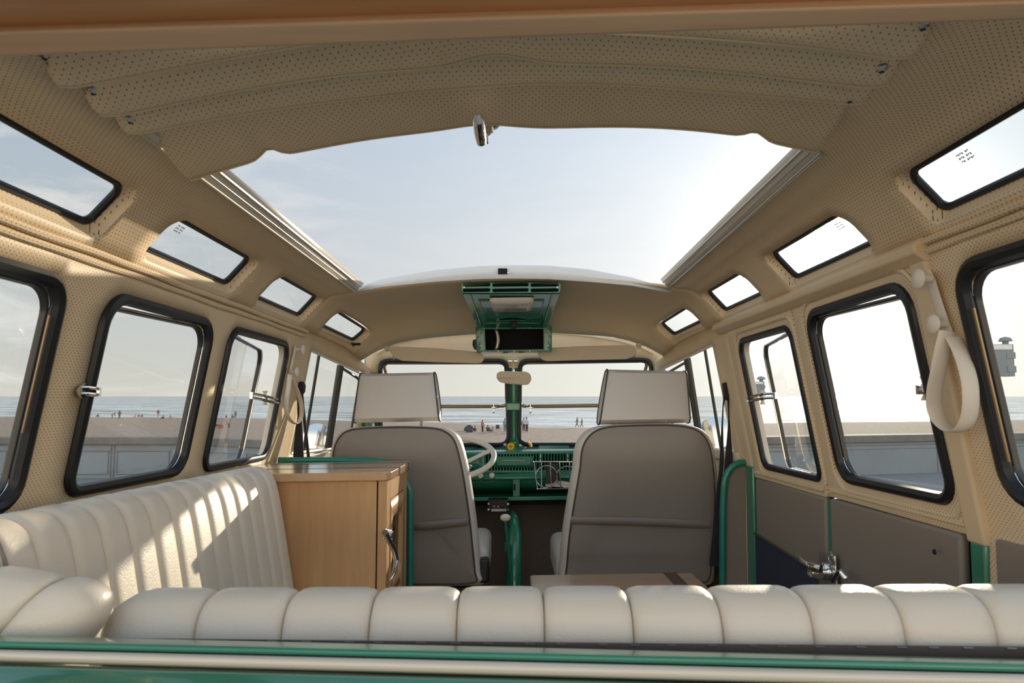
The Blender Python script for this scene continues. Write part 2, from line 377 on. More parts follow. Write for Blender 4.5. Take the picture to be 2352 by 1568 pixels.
# ---------------- roof
ST_=[(.55,[(.752,.282),(.735,.300),(.652,.390),(.55,.412),(.27,.448),(0,.462)]),
 (2.37,[(.750,.282),(.735,.300),(.652,.390),(.55,.412),(.27,.443),(0,.452)]),
 (2.60,[(.744,.280),(.728,.298),(.642,.384),(.54,.410),(.27,.440),(0,.449)]),
 (2.90,[(.715,.260),(.690,.280),(.605,.355),(.50,.388),(.25,.416),(0,.424)]),
 (3.10,[(.690,.222),(.655,.243),(.580,.280),(.46,.314),(.2,.336),(0,.342)])]
SM=[0,.024,.146,.250,.531,.80]
def cat(a,b,c,d,t): return .5*((2*b)+(c-a)*t+(2*a-5*b+4*c-d)*t*t+(3*b-a-3*c+d)*t**3)
def roof(y,s,off=0.):
    sg=1
    if s>.8: s=1.6-s; sg=-1   # s from 0 (left belt) to 1.6 (right belt)
    i=0
    while i<3 and y>ST_[i+1][0]: i+=1
    y0,y1=ST_[i][0],ST_[i+1][0]; t=max(0,min(1.1,(y-y0)/(y1-y0)))
    def prof(j,s):
        P=ST_[max(0,min(4,j))][1]; k=0
        while k<4 and s>SM[k+1]: k+=1
        u=max(0,min(1,(s-SM[k])/(SM[k+1]-SM[k]))); g=lambda q,c:(P[q][c] if 0<=q<=5 else ((-P[4][c] if c==0 else P[4][c]) if q==6 else 2*P[0][c]-P[1][c]))
        if k in(0,): return (P[0][0]+(P[1][0]-P[0][0])*u,P[0][1]+(P[1][1]-P[0][1])*u)
        if k==1: return (P[1][0]+(P[2][0]-P[1][0])*u,P[1][1]+(P[2][1]-P[1][1])*u+.004*math.sin(PI*u))
        return tuple(cat(g(k-1,c),g(k,c),g(k+1,c),g(k+2,c),u) for c in (0,1))
    a,b=prof(i,s),prof(i+1,s); x=a[0]+(b[0]-a[0])*t
    if i==0: z=a[1]+(b[1]-a[1])*t
    else:
        zz=[prof(j,s)[1] for j in (i-1,i,i+1,i+2)]; z=cat(zz[0] if i>1 else zz[1],zz[1],zz[2],zz[3] if i<3 else 2*zz[2]-zz[1],t)
    n=(.72,.70) if .02<s<.16 else (.1,.99)
    return V(-sg*(x+off*n[0]),y,z+off*n[1])
def skyholes(sg):
    H=[]
    L=[(.60,1.185),(1.322,1.762),(1.915,2.366),(2.565,2.955)] if sg<0 else [(.60,1.165),(1.352,1.780),(1.960,2.375),(2.575,2.93)]
    for k,(a,b) in enumerate(L):
        s0,s1=.030,.142
        if sg>0: s0,s1=.026,.138
        if k==3: s1-=.012
        rr=(.030,.045,.03,.02)  # front-top, rear-top, rear-bottom, front-bottom
        if sg<0: h=rrect(a,b,s0,s1,rr)
        else: h=[(y,1.6-s) for y,s in rrect(a,b,s0,s1,rr)][::-1]
        H.append(h)
    return H
HL,HR=skyholes(-1),skyholes(1)
FO=.012
mL=sheet([(.55,0),(2.372,0),(2.372,.249),(.55,.249)],HL[:3],lambda y,s:roof(y,s),.04)
ceil=struct('ceiling','beige perforated headliner around the skylights and open sunroof')
mk('headliner_side',mL,M['perfXY'],ceil,face=V(0,1.2,.1),solid=.010,offs=-1)
mR=sheet([(.55,1.275),(1.15,1.275),(1.19,1.351),(2.372,1.351),(2.372,1.6),(.55,1.6)],HR[:3],lambda y,s:roof(y,s)+V(0,0,.028*max(0,(2.37-y)/1.2)*max(0,min(1,(1.6-s-.14)/.1))),.04)
mk('headliner_side',mR,M['perfXY'],ceil,face=V(0,1.2,.1),solid=.010,offs=-1)
mF=sheet([(2.373,0),(3.10,0),(3.10,1.6),(2.373,1.6)],[HL[3],HR[3]],lambda y,s:roof(y,s),.05)
mk('headliner_front',mF,M['liner'],ceil,face=V(0,2.3,.0),solid=.010,offs=-1)
# roof skin above the rear, near-black to paint the shade in gaps beside the folded canvas
mk('roof_skin',MB().grid(lambda u,v:V(-.62+1.24*u,.50+.60*v,.455+.085*math.sin(PI*u)**.6),12,4),M['cav'],ceil,solid=.01,offs=1)
# skylights
lab=['nearest the camera','second from the back','third from the back','above the cab']
for sg,HH,nm in ((-1,HL,'left'),(1,HR,'right')):
    for k,h in enumerate(HH):
        wi=struct('window_%d'%((5 if sg<0 else 9)+k),'roof skylight on the %s, %s'%(nm,lab[k]))
        cx=sum(p[0] for p in h)/len(h); cy=sum(p[1] for p in h)/len(h)
        def sh(d,dy,off,h=h): 
            q=shrink(h,d); return [roof(y+dy,s,off) for y,s in q]
        mk('headliner_reveal',MB().loft([sh(0,0,.0),sh(.002,0,.012),sh(.010,0,.024)],True,False),M['perfXY' if k<3 else 'liner'],wi)
        mk('rubber_gasket',MB().tube(sh(.012,0,.027),.0075,8,True,up=(0,0,1),b=.007),M['rubber'],wi)
        q=sh(.018,0,.030); g=mk('glass_pane',MB().add(q,[tuple(range(len(q)))]),M['glass'],wi,smooth=False)
        # etched marking near the rear upper corner of the pane
        y0=min(p[0] for p in h); 
        yy={0:(1.02 if sg>0 else 0)}.get(k,y0+.075)
        if yy:
            s_=.115 if sg<0 else 1.6-.108
            P=roof(yy,s_,.028); d1_=(roof(yy+.01,s_,.028)-P).normalized()*.0042; d2_=(roof(yy,s_-.01*(-1 if sg>0 else 1),.028)-P).normalized()*.0042
            marks(g,P,d1_,d2_,7 if k<2 else 4,3 if k<2 else 1)
# sunroof rails
r=struct('trim_6','pale metal sunroof rail on the left')
def rail(par,A,B,w,col,n=2):
    A,B=Vector(A),Vector(B)
    for q,(dx,dz,rr,c) in enumerate(((0,0,.0028,col),(w*.45,.010,.003,'alum'),(w,.018,.003,'alum'))):
        mk('rail_lip',MB().tube([A+V(dx,0,dz)+(B-A)*k/20 for k in range(21)],rr,6),M[c],par)
    mk('rail_channel',MB().add([A+V(0,0,0),B+V(0,0,0),B+V(w,0,.02),A+V(w,0,.02),B+V(w*1.4,0,.03),A+V(w*1.4,0,.03)],[(0,1,2,3),(3,2,4,5)]),M['cream'],par,solid=.003)
rail(r,(-.550,.95,.413),(-.550,2.368,.413),.022,'pad')
r=struct('trim_7','grey metal sunroof rail on the right')
rail(r,(.543,1.17,.438),(.549,2.368,.412),-.020,'alum')
# painted front lip of the opening
lipU=[(812,664),(880,641),(1000,621),(1100,612),(1178,610),(1260,611),(1350,619),(1450,638),(1538,664)]
lipL=[(812,672),(880,659),(1000,647),(1100,641),(1178,640),(1260,641),(1350,647),(1450,656),(1538,672)]
r=struct('trim_8','curved white painted lip at the front of the sunroof')
a=[PY(x,y,2.385) for x,y in lipU]; b=[PY(x,y,2.370) for x,y in lipL]
mk('painted_lip',MB().loft([b,a,[p+V(0,.05,.006) for p in a]],False,False),M['white'],r,solid=.004)
mk('striker_slot',MB().prism([PY(x,y,2.368) for x,y in ((1144,616),(1165,616),(1165,629),(1144,629))],(0,.01,0)),M['cav'],r,smooth=False)
mk('striker_pin',MB().tube([PY(1166,627,2.367),PY(1172,625,2.36)],.002,6),M['chrome'],r)
# ---------------- front bulkhead, windscreens
def FP(x,z,off=0.): return V(x,3.40-.13*(abs(x)/.66)**1.5+off,z)
def FPpx(px,py,off=0.):
    a,b=2.,4.
    dx,dz=ray(px,py)
    for _ in range(40):
        m_=(a+b)/2
        if m_<FP(dx*m_,dz*m_,off).y: a=m_
        else: b=m_
    return (dx*a,dz*a)
wsL=rquad([FPpx(*p) for p in ((872,1024),(1172,1024),(1166,826),(872,826))],(.05,.055,.045,.045))
wsR=rquad([FPpx(*p) for p in ((1189,1024),(1500,1024),(1497,824),(1192,826))],(.055,.05,.045,.045))
o=[FPpx(*p) for p in ((820,1035),(1540,1035))]+[FPpx(*p) for p in ((1525,800),(1400,774),(1290,764),(1178,762),(1080,764),(950,774),(840,800))]
fw=struct('wall_front','green painted windscreen surround with centre post')
mk('windscreen_frame',sheet(o,[wsL,wsR],lambda x,z:FP(x,z),.05),M['green'],fw,face=V(0,2,0),solid=.02,offs=-1)
o2=[FPpx(x,y,-.014) for x,y in ((848,900),(873,848),(1166,846),(1178,852),(1191,846),(1498,846),(1520,880),(1525,812),(1497,800),(1470,790),(1420,777),(1290,765),(1178,764),(1080,765),(950,775),(900,790),(870,806),(845,820))]
hl=[shrink(h,-.004) for h in (wsL,wsR)]
Z=lambda px,py: FPpx(px,py,-.014)
vp=[Z(842,856),Z(1160,856),Z(1160,845),Z(1197,845),Z(1197,856),Z(1524,856),Z(1530,808),Z(1440,778),Z(1290,764),Z(1178,762),Z(1080,764),Z(920,778),Z(838,808)]
mk('visor_panel',sheet(vp,hl,lambda x,z:FP(x,z,-.012),.05),M['perfXZ'],fw,face=V(0,2,0),solid=.008,offs=-1,label='perforated beige panel above the windscreens')
mk('headliner_edge',MB().tube([FP(*FPpx(x,y,-.02),-.03) for x,y in ((868,812),(900,793),(950,779),(1010,771),(1080,766),(1178,764),(1290,766),(1360,773),(1420,783),(1470,797),(1500,812))],.006,6),M['liner'],fw)
for k,(h,lb) in enumerate(((wsL,'windscreen in front of the driver'),(wsR,'windscreen in front of the passenger'))):
    sgn=-1 if k==0 else 1
    wi=struct('window_%d'%(13+k),lb)
    mk('rubber_gasket',MB().tube([FP(x,z,-.014) for x,z in shrink(h,.006)],.010,8,True,b=.011,up=(0,1,0)),M['rubber'],wi)
    # opened safari frame, hinged along the top and swung outwards
    q=shrink(h,.012); zt_=max(z for x,z in q); phi=math.radians(57)
    def sw(x,z,o=0): d=zt_-z; b=FP(x,zt_,.02+o); return V(x*1.0,b.y+d*math.sin(phi),zt_-d*math.cos(phi))
    fr=mk('safari_frame',MB().tube([sw(x,z) for x,z in q],  .0085,8,True,b=.010,up=(1,0,0)),M['bronze'],wi,label='bronze windscreen frame swung outwards')
    g=[sw(x,z) for x,z in q]; mk('glass_pane',MB().add(g,[tuple(range(len(g)))]),M['glass'],fr,smooth=False)
    xi=-.10 if k==0 else .10
    zz=min(z for x,z in q); c=sw(xi,zz); mk('frame_clamp',MB().lathe(c+V(0,-.01,.012),(0,0,-1),[(.003,0),(.003,.012),(.011,.014),(.011,.02),(.004,.022),(.004,.04),(.009,.042),(.002,.05)],10).tube([c+V(-.022*sgn*-1,-.01,.002),c+V(0,-.012,-.012),c+V(.02,-.01,-.006)],.003,6),M['chrome'],fr)
    mk('stay_arm',MB().tube([FP(xi*.35,zt_-.02,-.01),sw(xi*.35,zz+.07,0)],.003,6).lathe(sw(xi*.3,zz+.05),(1,0,0),[(.008,-.006),(.009,0),(.006,.008)],8),M['bronze'],fr)
mk('post_clamp',MB().prism([FP(x,z,-.02) for x,z in (FPpx(1163,925),FPpx(1194,925),FPpx(1194,943),FPpx(1163,943))],(0,-.014,0)),M['green'],fw,bevel=.006)
# carpeted bulkhead and floor, front corners
mk('bulkhead',MB().box((-.80,3.30,-.95),(.80,3.33,-.31)),M['carpet'],fw,smooth=False)
fl=skind(mk('floor',MB().box((-.84,.55,-.99),(.84,3.35,-.95)),M['carpet'],smooth=False),'brown carpeted floor')
# cab door frames: division bars and inner sill
for s,nm,lb,bars in ((-1,'window_15','sliding side window of the driver door',((2.66,.006),(2.905,.015))),(1,'window_16','sliding side window of the passenger door',((2.66,.006),(2.86,.015)))):
    wi=struct(nm,lb); C=CL if s<0 else CR
    mk('rubber_gasket',MB().tube([WP(s,y,z,.004) for y,z in C],.006,6,True),M['cream'],wi)
    for y,rr in bars:
        mk('division_bar',MB().tube([WP(s,y+.03,-.168,.012),WP(s,y,.225-max(0,y-2.6)*.10,.012)],rr*.5,8,up=(0,1,0),b=rr),M['rubber2'],wi)
    y2=bars[1][0]+.03
    mk('vent_frame',MB().tube([WP(s,y,z,.014) for y,z in rquad([(y2+.01,-.15),(3.17,-.15),(3.16,.145),(y2-.005,.185)],.025)],.006,6,True),M['rubber2'],wi)
    mk('glass_pane',MB().add([WP(s,y,z,.02) for y,z in C],[tuple(range(len(C)))]),M['glass'],wi,smooth=False)
    dr=struct('door_%d'%(3 if s<0 else 4),'cab door under the side window')
    mk('door_trim',MB().prism([WP(s,y,z,-.012) for y,z in ((2.52,-.9),(3.2,-.9),(3.2,-.30),(2.52,-.30))],(s*.02,0,0)),M['greydk'],dr,bevel=.005)
    mk('sill_rail',MB().loft([[WP(s,y,-.172,-.02),WP(s,y,-.172,.03),WP(s,y,-.21,.03),WP(s,y,-.21,-.025)] for y in (2.5,2.75,3.,3.2)]),M['cream'],dr,bevel=.004)
    mk('upper_panel',MB().loft([[WP(s,y,-.215,-.012),WP(s,y,-.215,.02),WP(s,y,-.30,.02),WP(s,y,-.30,-.012)] for y in (2.5,2.75,3.,3.2)]),M['pad'],dr)
    c=WP(s,2.92,-.165,-.03); mk('window_catch',MB().lathe(c,(-s,0,.3),[(.004,0),(.004,.02),(.011,.022),(.013,.03),(.006,.036)],12),M['chrome'],dr)
# ================================================================ furnishings
def puff(u,e=.10,p=6): return 1-e*abs(u)**p
def roll(name,x0,x1,seams,yc,zc,ry,rz,yaw,pitch,mat,par=None,seg=28,round_ends=(True,True),shear=0.):
    xs=[]; ss=[x0]+sorted(q for q in seams if x0<q<x1)+[x1]
    for a,b in zip(ss[:-1],ss[1:]):
        n=12
        for k in range(n): q_=.5-.5*math.cos(PI*k/n); xs.append((a+(b-a)*q_,2*q_-1,a,b))
    xs.append((x1,1,ss[-2],x1))
    rings=[]
    for x,u,a,b in xs:
        r=1-.13*abs(u)**9 if abs(u)<1 else .80
        if round_ends[0] and x-x0<.06: r*=math.sqrt(max(.02,1-((.06-(x-x0))/.062)**2))**.8
        if round_ends[1] and x1-x<.06: r*=math.sqrt(max(.02,1-((.06-(x1-x))/.062)**2))**.8
        ring=[]
        for k in range(seg):
            t=2*PI*k/seg; c,s_=math.cos(t),math.sin(t); e=.78
            cy=math.copysign(abs(c)**e,c)*ry*r; cz=math.copysign(abs(s_)**e,s_)*rz*r
            ring.append(V(x+shear*cz,yc+cy+yaw*x,zc+cz+pitch*x))
        rings.append(ring)
    m=MB(); m.loft(rings); return mk(name,m,M[mat],par,ang=60)
# --- rear bench backrest
t=thing('rear_bench_backrest','ivory tufted rear bench backrest with a long rolled top, nearest the camera','seat')
seams=[.040+.1085*k for k in range(-5,8)]
roll('padded_roll',-.530,.80,[q for q in seams if q>-.45],.912,-.300,.060,.066,-.026,-.004,'bench',t)
def bpt(px,py,Y): A=PY(0,py[0],Y); B_=PY(2352,py[1],Y); return A+(B_-A)*(px/2352)
mk('backing_board',MB().loft([[bpt(px,q,Y) for Y,q in ((.832,(1462,1484)),(.818,(1463,1486)),(.808,(1540,1600)),(.832,(1545,1605)))] for px in (235,800,1400,2000,2560)]),M['pipe'],t,bevel=.002)
for k in range(22):
    px=620+k*84+random.uniform(-14,14); q0=bpt(px,(1466,1489),.8165); q1=bpt(px+22,(1466,1489.5),.8160)
    mk('staple',MB().tube([q0,q1],.0009,5),M['steel'],t)
t=thing('corner_bench','short ivory tufted corner bench backrest beside the rear bench, lower left','seat')
roll('padded_roll',-.74,-.508,[-.592,-.675],.850,-.354,.048,.058,.0,-.17,'bench',t,shear=.75)
mk('backing_board',MB().box((-.74,.81,-.60),(-.58,.85,-.34)),M['carpet'],t)
# --- long side bench backrest
t=thing('side_bench_backrest','long ivory channel-stitched bench backrest along the left wall','seat')
Y0,Y1=.890,1.930; NP=14; PR=[(-.775,-.30),(-.775,-.20),(-.765,-.160),(-.735,-.140),(-.700,-.138),(-.672,-.150),(-.655,-.175),(-.643,-.215),(-.628,-.29),(-.608,-.40),(-.585,-.53),(-.57,-.62)]
def prof_pt(u):
    n=len(PR)-1; q=u*n; k=min(n-1,int(q)); f=q-k; g=lambda i,c:PR[max(0,min(n,i))][c]
    return [cat(g(k-1,c),g(k,c),g(k+1,c),g(k+2,c),f) for c in (0,1)]
rings=[]
for j in range(NP*10+1):
    y=Y0+(Y1-Y0)*j/(NP*10); q=(j%10)/10; u=2*q-1
    d=-.010*(abs(u)**6 if j%10 else 1)
    e=min(y-Y0,Y1-y); d-= .02*max(0,1-e/.018)**2
    ring=[]
    for i in range(41):
        w=i/40; x,z=prof_pt(w); x2,z2=prof_pt(min(1,w+.01)); x1,z1=prof_pt(max(0,w-.01)); n=V(-(z2-z1),x2-x1).normalized() if False else Vector((-(z2-z1),(x2-x1))).normalized()
        sd=1 if i>3 else 0
        ring.append(V(x+n.x*d*sd,y,z+n.y*d*sd-.012*(y-Y0)))
    rings.append(ring+[V(-.775,y,-.62)])
mk('channelled_cushion',MB().loft(rings),M['bench'],t,ang=60)
mk('seam_piping',MB().tube([V(prof_pt(i/30)[0]+.001,Y0+.004,prof_pt(i/30)[1]+.002) for i in range(6,31)],.003,6),M['grey'],t)
t=thing('bench_seat','ivory bench seat cushion below the long side backrest','seat')
mk('seat_cushion',MB().box((-.55,1.0,-.74),(-.30,1.94,-.64)),M['bench'],t,bevel=.03)
mk('bench_box',MB().box((-.80,.95,-.95),(-.32,1.94,-.72)),M['wood'],t)
# --- wooden cabinet and counter
t=thing('wooden_cabinet','maple cabinet with a glazed side door beside the long bench','cabinet')
CX,CY0,CY1=-.352,1.955,2.32; zt1=-.198
def cbox(n,a,b,mat,par=t,bev=.002,**k): return mk(n,MB().box(a,b),M[mat],par,bevel=bev,bseg=2,**k)
cbox('rear_panel',(-.80,CY0,-.95),(-.382,CY0+.018,zt1),'wood')
cbox('corner_post',(-.378,CY0-.002,-.95),(CX,CY0+.045,zt1),'wood')
cbox('corner_post',(-.378,CY1-.045,-.95),(CX,CY1,zt1),'wood')
cbox('far_panel',(-.80,CY1-.018,-.95),(-.382,CY1,zt1),'wood')
cbox('top_rail',(-.378,CY0+.046,zt1-.06),(CX,CY1-.046,zt1),'wood')
dr=mk('glazed_door',sheet(rrect(CY0+.05,CY1-.05,-.93,zt1-.064,.003,2),[rrect(CY0+.085,CY1-.115,-.50,zt1-.115,.022),rrect(CY0+.085,CY1-.115,-.90,-.535,.022)],lambda y,z:V(CX+.001,y,z),.1),M['wood'],t,face=V(0,2,0),solid=.018,offs=-1)
for a,b in ((-.51,zt1-.105),(-.91,-.525)):
    mk('smoked_pane',MB().add([(CX-.009,CY0+.08,a),(CX-.009,CY1-.11,a),(CX-.009,CY1-.11,b),(CX-.009,CY0+.08,b)],[(0,1,2,3)]),M['smoke'],dr,smooth=False)
cbox('cabinet_interior',(-.79,CY0+.02,-.94),(-.375,CY1-.02,-.93),'walnut')
hp=[(884,1222),(893,1240),(905,1262),(910,1285),(905,1312),(897,1330)]
hh=[PX(x,y,CX+.03) for x,y in hp]
h=mk('chrome_handle',MB().tube(hh,[.008,.0075,.008,.008,.0055,.003],10,b=None),M['chrome'],dr,label='curved chrome door handle')
c0=PX(886,1228,CX+.006); mk('handle_boss',MB().hexa([c0+V(-.006,-.016,-.014),c0+V(.016,-.012,-.012),c0+V(.016,.012,-.012),c0+V(-.006,.016,-.014),c0+V(-.006,-.014,.016),c0+V(.022,-.008,.010),c0+V(.022,.008,.010),c0+V(-.006,.014,.016)]),M['chrome'],h,bevel=.004)
t2=thing('cabinet_countertop','maple countertop with dark inlay stripes on the cabinet beside the long bench','countertop')
ol=rquad([(-.815,CY0-.02),(CX+.012,CY0-.02),(CX+.012,CY1+.02),(-.815,CY1+.02)],(.004,.03,.03,.004))
mk('wooden_top',MB().prism([V(x,y,zt1+.001) for x,y in ol],(0,0,.024)),M['woodtop'],t2,bevel=.004)
for y0,y1 in ((2.075,2.10),(2.255,2.28)):
    mk('inlay_stripe',MB().box((-.80,y0,zt1+.0005),(CX+.0128,y1,zt1+.0256)),M['walnut'],t2,smooth=False,label='dark walnut inlay stripe')
# --- partition rails
t=thing('partition_rail','green tubular partition rail behind the driver seat','rail')
pts=[PY(x,y,2.39) for x,y in ((640,1057),(700,1057),(780,1057),(860,1059),(885,1064),(905,1076),(922,1092),(934,1108),(941,1126),(942,1160),(942,1240),(942,1345),(942,1500))]
mk('bent_tube',MB().tube(pts,.0115,12),M['teal'],t)
t=thing('partition_panel','grey vinyl partition panel with a green tube rim behind the passenger seat','partition')
pts=[PY(x,y,2.455) for x,y in ((1712,1062),(1698,1063),(1684,1070),(1673,1082),(1666,1098),(1663,1120),(1661,1160),(1660,1240),(1660,1340),(1660,1500))]
mk('bent_tube',MB().tube(pts,.0125,12),M['teal'],t)
mk('vinyl_panel',MB().prism([p+V(.004,.002,0) for p in pts]+[PY(1740,1500,2.462),PY(1740,1066,2.462)],(0,.015,0)),M['greydk'],t,bevel=.006)
# --- cab seats
def seat(px_outline,side_dx,labels,cush,head,posts,band,extra):
    t=thing('cab_seat',labels[0],'seat','front seats')
    Yb=2.50
    o=rquad([tuple(p) for p in px_outline],0.001,1) if False else px_outline
    # smooth closed outline through the traced corners
    n=len(o); sm=[]
    for i in range(n):
        for k in range(5):
            u=k/5; sm.append((cat(o[i-1][0],o[i][0],o[(i+1)%n][0],o[(i+2)%n][0],u),cat(o[i-1][1],o[i][1],o[(i+1)%n][1],o[(i+2)%n][1],u)))
    P=[PY(x,y,Yb) for x,y in sm]; cx=sum(p.x for p in P)/len(P); cz=sum(p.z for p in P)/len(P)
    lean=.10
    def ring(f,dy,ex=0.):
        return [V(cx+(p.x-cx)*f+ (ex*(1 if p.x>cx else -1) if abs(p.x-cx)>.05 else 0),Yb+dy+lean*(p.z-cz)*-.6,cz+(p.z-cz)*f) for p in P]
    back=MB(); rs=[ring(f,-.014*(1-f**6)-.002) for f in (1.0,.98,.95,.9,.8,.65,.45)]
    back.loft(rs,True,True); mk('back_panel',back,M['grey'],t,ang=60,face=V(cx,0,cz),label='grey vinyl rear panel')
    mk('piping',MB().tube(ring(1.0,-.002),.0035,6,True),M['pipe'],t)
    sd=MB(); sd.loft([ring(1.0,0.),ring(1.015,.012,side_dx*.6),ring(1.02,.05,side_dx),ring(1.01,.085,side_dx*.9),ring(.93,.115,side_dx*.3),ring(.5,.12)],True,True); mk('side_bolster',sd,M['head'],t,ang=60,label='pale beige vinyl sides')
    # stitched band across the back
    a,b,c=band; 
    def bp(x,y,k): p=PY(x,y,Yb-.0165-k); return p+V(0,lean*(p.z-cz)*-.6+.0,0)
    rows=[]
    for i in range(21):
        u=i/20; x=a[0]+(b[0]-a[0])*u; y=a[1]+(b[1]-a[1])*u-3*math.sin(PI*u)*c; ed=.012*(2*u-1)**6
        rows.append([bp(x,y,-ed),bp(x,y+2,.006-ed),bp(x,y+9,.008-ed),bp(x,y+16,.005-ed),bp(x,y+20,-.004-ed)])
    mk('stitched_band',MB().loft(rows,False,False),M['grey'],t,face=V(cx,0,cz))
    # seat cushion in front of the backrest
    (x0,x1,y0,y1)=cush; q0=PY(x0,y0,2.62); q1=PY(x1,y1,2.62)
    mk('seat_cushion',MB().box((q0.x,2.58,q1.z-.02),(q1.x,3.02,q0.z)),M['head'],t,bevel=.035,bseg=4)
    mk('seat_base',MB().box((q0.x+.03,2.60,-.95),(q1.x-.03,2.98,q1.z-.02)),M['black'],t,bevel=.01)
    # headrest on two posts
    h0,h1,h2,h3,dep,vis=head   # rear face px: top-left, top-right, bottom-right, bottom-left
    B=[PY(*h3,2.55),PY(*h2,2.55),PY(*h1,2.575),PY(*h0,2.575)]
    cxh=sum(p.x for p in B)/4; czh=sum(p.z for p in B)/4
    def sec(u,grow):   # side section at fraction u across the width
        bl=B[0].lerp(B[1],u); tl=B[3].lerp(B[2],u); L=[]
        yb=bl.y; cr=[(0,.06),(0,.94),(.012,1.0),(.045,1.012),(.075,.98),(.10,.80),(.112,.45),(.105,.12),(.085,.0),(.05,-.03),(.015,-.02)]
        bul=.012*math.sin(PI*u)**.5 if 0<u<1 else 0
        for dy,f in cr:
            p=bl.lerp(tl,f); L.append(V(p.x,p.y+dy-(bul if dy<.01 and 0<f<1 else 0)+(bul if dy>.09 else 0),p.z))
        c=sum(L,V(0,0,0))/len(L); return [c+(q-c)*grow for q in L]
    W=[sec(0,.0),sec(0,.90),sec(0,.985)]+[sec(u,1) for u in (.03,.1,.25,.5,.75,.9,.97)]+[sec(1,.985),sec(1,.90),sec(1,0.)]
    hm=mk('headrest',MB().loft(W,True,False),M['head'],t,ang=45)
    for u in (0,1): mk('piping',MB().tube(sec(u,1.0),.003,6,True),M['pipe'],hm)
    for x,y0,y1 in posts:
        p0=PY(x,y0,2.575); p1=PY(x,y1,2.545); mk('headrest_post',MB().tube([p0,p1,p1+V(0,0,-.03)],.0055,10),M['chrome'],t)
        mk('post_collar',MB().tube([p1+V(-.018,.0,.0),p1+V(.018,.0,.0)],.006,8),M['black' if extra<0 else 'bronze'],t)
    return t
RO=[(1332,1075),(1336,1035),(1347,1008),(1368,989),(1400,980),(1450,977),(1500,976),(1550,977),(1590,984),(1614,1000),(1629,1030),(1637,1075),(1641,1130),(1641,1200),(1637,1270),(1632,1330),(1600,1342),(1480,1342),(1360,1342),(1305,1338),(1304,1290),(1310,1220),(1320,1150)]
seat(RO,.020,['grey-backed passenger seat with headrest, right of the centre aisle'],(1276,1640,1262,1330),((1397,848),(1577,852),(1586,968),(1378,972),0,0),((1417,966,977),(1529,966,976)),((1312,1186),(1634,1197),1),1)
t_l=seat([(766,1060),(771,1025),(785,1000),(805,988),(840,983),(900,981),(950,981),(1000,984),(1025,992),(1042,1008),(1052,1035),(1062,1080),(1070,1130),(1078,1190),(1084,1250),(1090,1315),(1088,1340),(1000,1344),(880,1344),(765,1342),(762,1270),(762,1190),(763,1120)],.018,
 ['grey-backed driver seat with headrest, left of the centre aisle behind the steering wheel'],(760,1122,1256,1330),((826,858),(996,855),(1008,964),(811,968),0,0),((857,962,984),(968,962,982)),((950,1200),(1076,1188),-.3),-1)
q=PY(1110,1300,2.62); qa,qb=PY(1099,1338,2.56),PY(1124,1281,2.56); mk('armrest',MB().box((qa.x,2.545,qa.z),(qb.x,2.60,qb.z)),M['black'],t_l,bevel=.012)
# --- steering wheel
t=thing('steering_wheel','ivory thin-rimmed two-spoke steering wheel ahead of the driver seat','steering wheel')
C=PY(1030,1050,3.0); R_=.198; ti=math.radians(22); U=V(1,0,0); W_=V(0,math.cos(ti),math.sin(ti)); Nn=V(0,-math.sin(ti),math.cos(ti))
mk('rim',MB().tube([C+U*(R_*math.cos(a))+W_*(R_*math.sin(a)) for a in [2*PI*k/48 for k in range(48)]],.0125,10,True),M['ivory'],t)
for a in (18,162,0+198,-18): pass
for a in (20,160):
    d=U*math.cos(math.radians(a))+W_*math.sin(math.radians(a)); mk('spoke',MB().tube([C-Nn*.05+d*.03,C-Nn*.035+d*.09,C-Nn*.012+d*.16,C+d*R_],[.016,.013,.013,.016],8,b=.008,up=Nn.cross(d)),M['ivory'],t)
mk('hub',MB().lathe(C-Nn*.09,Nn,[(.03,-.05),(.045,0),(.045,.03),(.03,.045),(.0,.05)],20),M['ivory'],t)
mk('column',MB().tube([C-Nn*.1,C-Nn*.42],.025,12),M['green'],t)
# --- dashboard
t=thing('dashboard','green painted metal dashboard with louvres below the windscreens','dashboard')
YD=3.16
def D(px,py,dy=0.): return PY(px,py,YD+dy)
xl,xr=-.70,.70
z=lambda py,dy=0.: D(1178,py,dy).z
top=z(1041); edge=z(1088); lip=z(1101); sh1=z(1140); sh2=z(1149)
mk('dash_top',MB().loft([[V(x,3.38-.12*(abs(x)/.7)**1.5,z(1026,.2)),V(x,3.26,z(1033,.09)),V(x,3.20,top+.010),V(x,3.175,top+.006),V(x,3.163,top-.002)] for x in [xl+(xr-xl)*k/20 for k in range(21)]],False,False),M['green'],t,face=V(0,2,1),solid=.003)
slots=[]
def slot(px,y0,y1,w=1.9): a=D(px-w,y1); b=D(px+w,y0); slots.append(rrect(a.x,b.x,a.z,b.z,(b.x-a.x)*.45,3))
for k in range(13):
    px=1139.5+k*6.9; slot(px,1042.5,1048); slot(px-.3,1072,1081)
for px in (1118.5,1125.3,1132.3): slot(px,1043,1081)
for k in range(14): slot(1228.3+k*6.9,1041.5,1081)
def DF(x,zz): return V(x,YD+.004+.012*(top-zz)/(top-edge),zz)
mk('louvred_panel',sheet([(xl,edge),(xr,edge),(xr,top-.002),(xl,top-.002)],slots,DF,.1),M['green'],t,face=V(0,2,0),solid=.003)
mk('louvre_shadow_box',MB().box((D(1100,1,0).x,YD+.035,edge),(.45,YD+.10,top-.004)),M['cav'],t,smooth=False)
a,b=D(1142,1069),D(1220,1049); bp=mk('blanking_plate',MB().prism([V(x,YD+.003,zz) for x,zz in rrect(a.x,b.x,a.z,b.z,.006)],(0,.006,0)),M['green'],t,bevel=.0015)
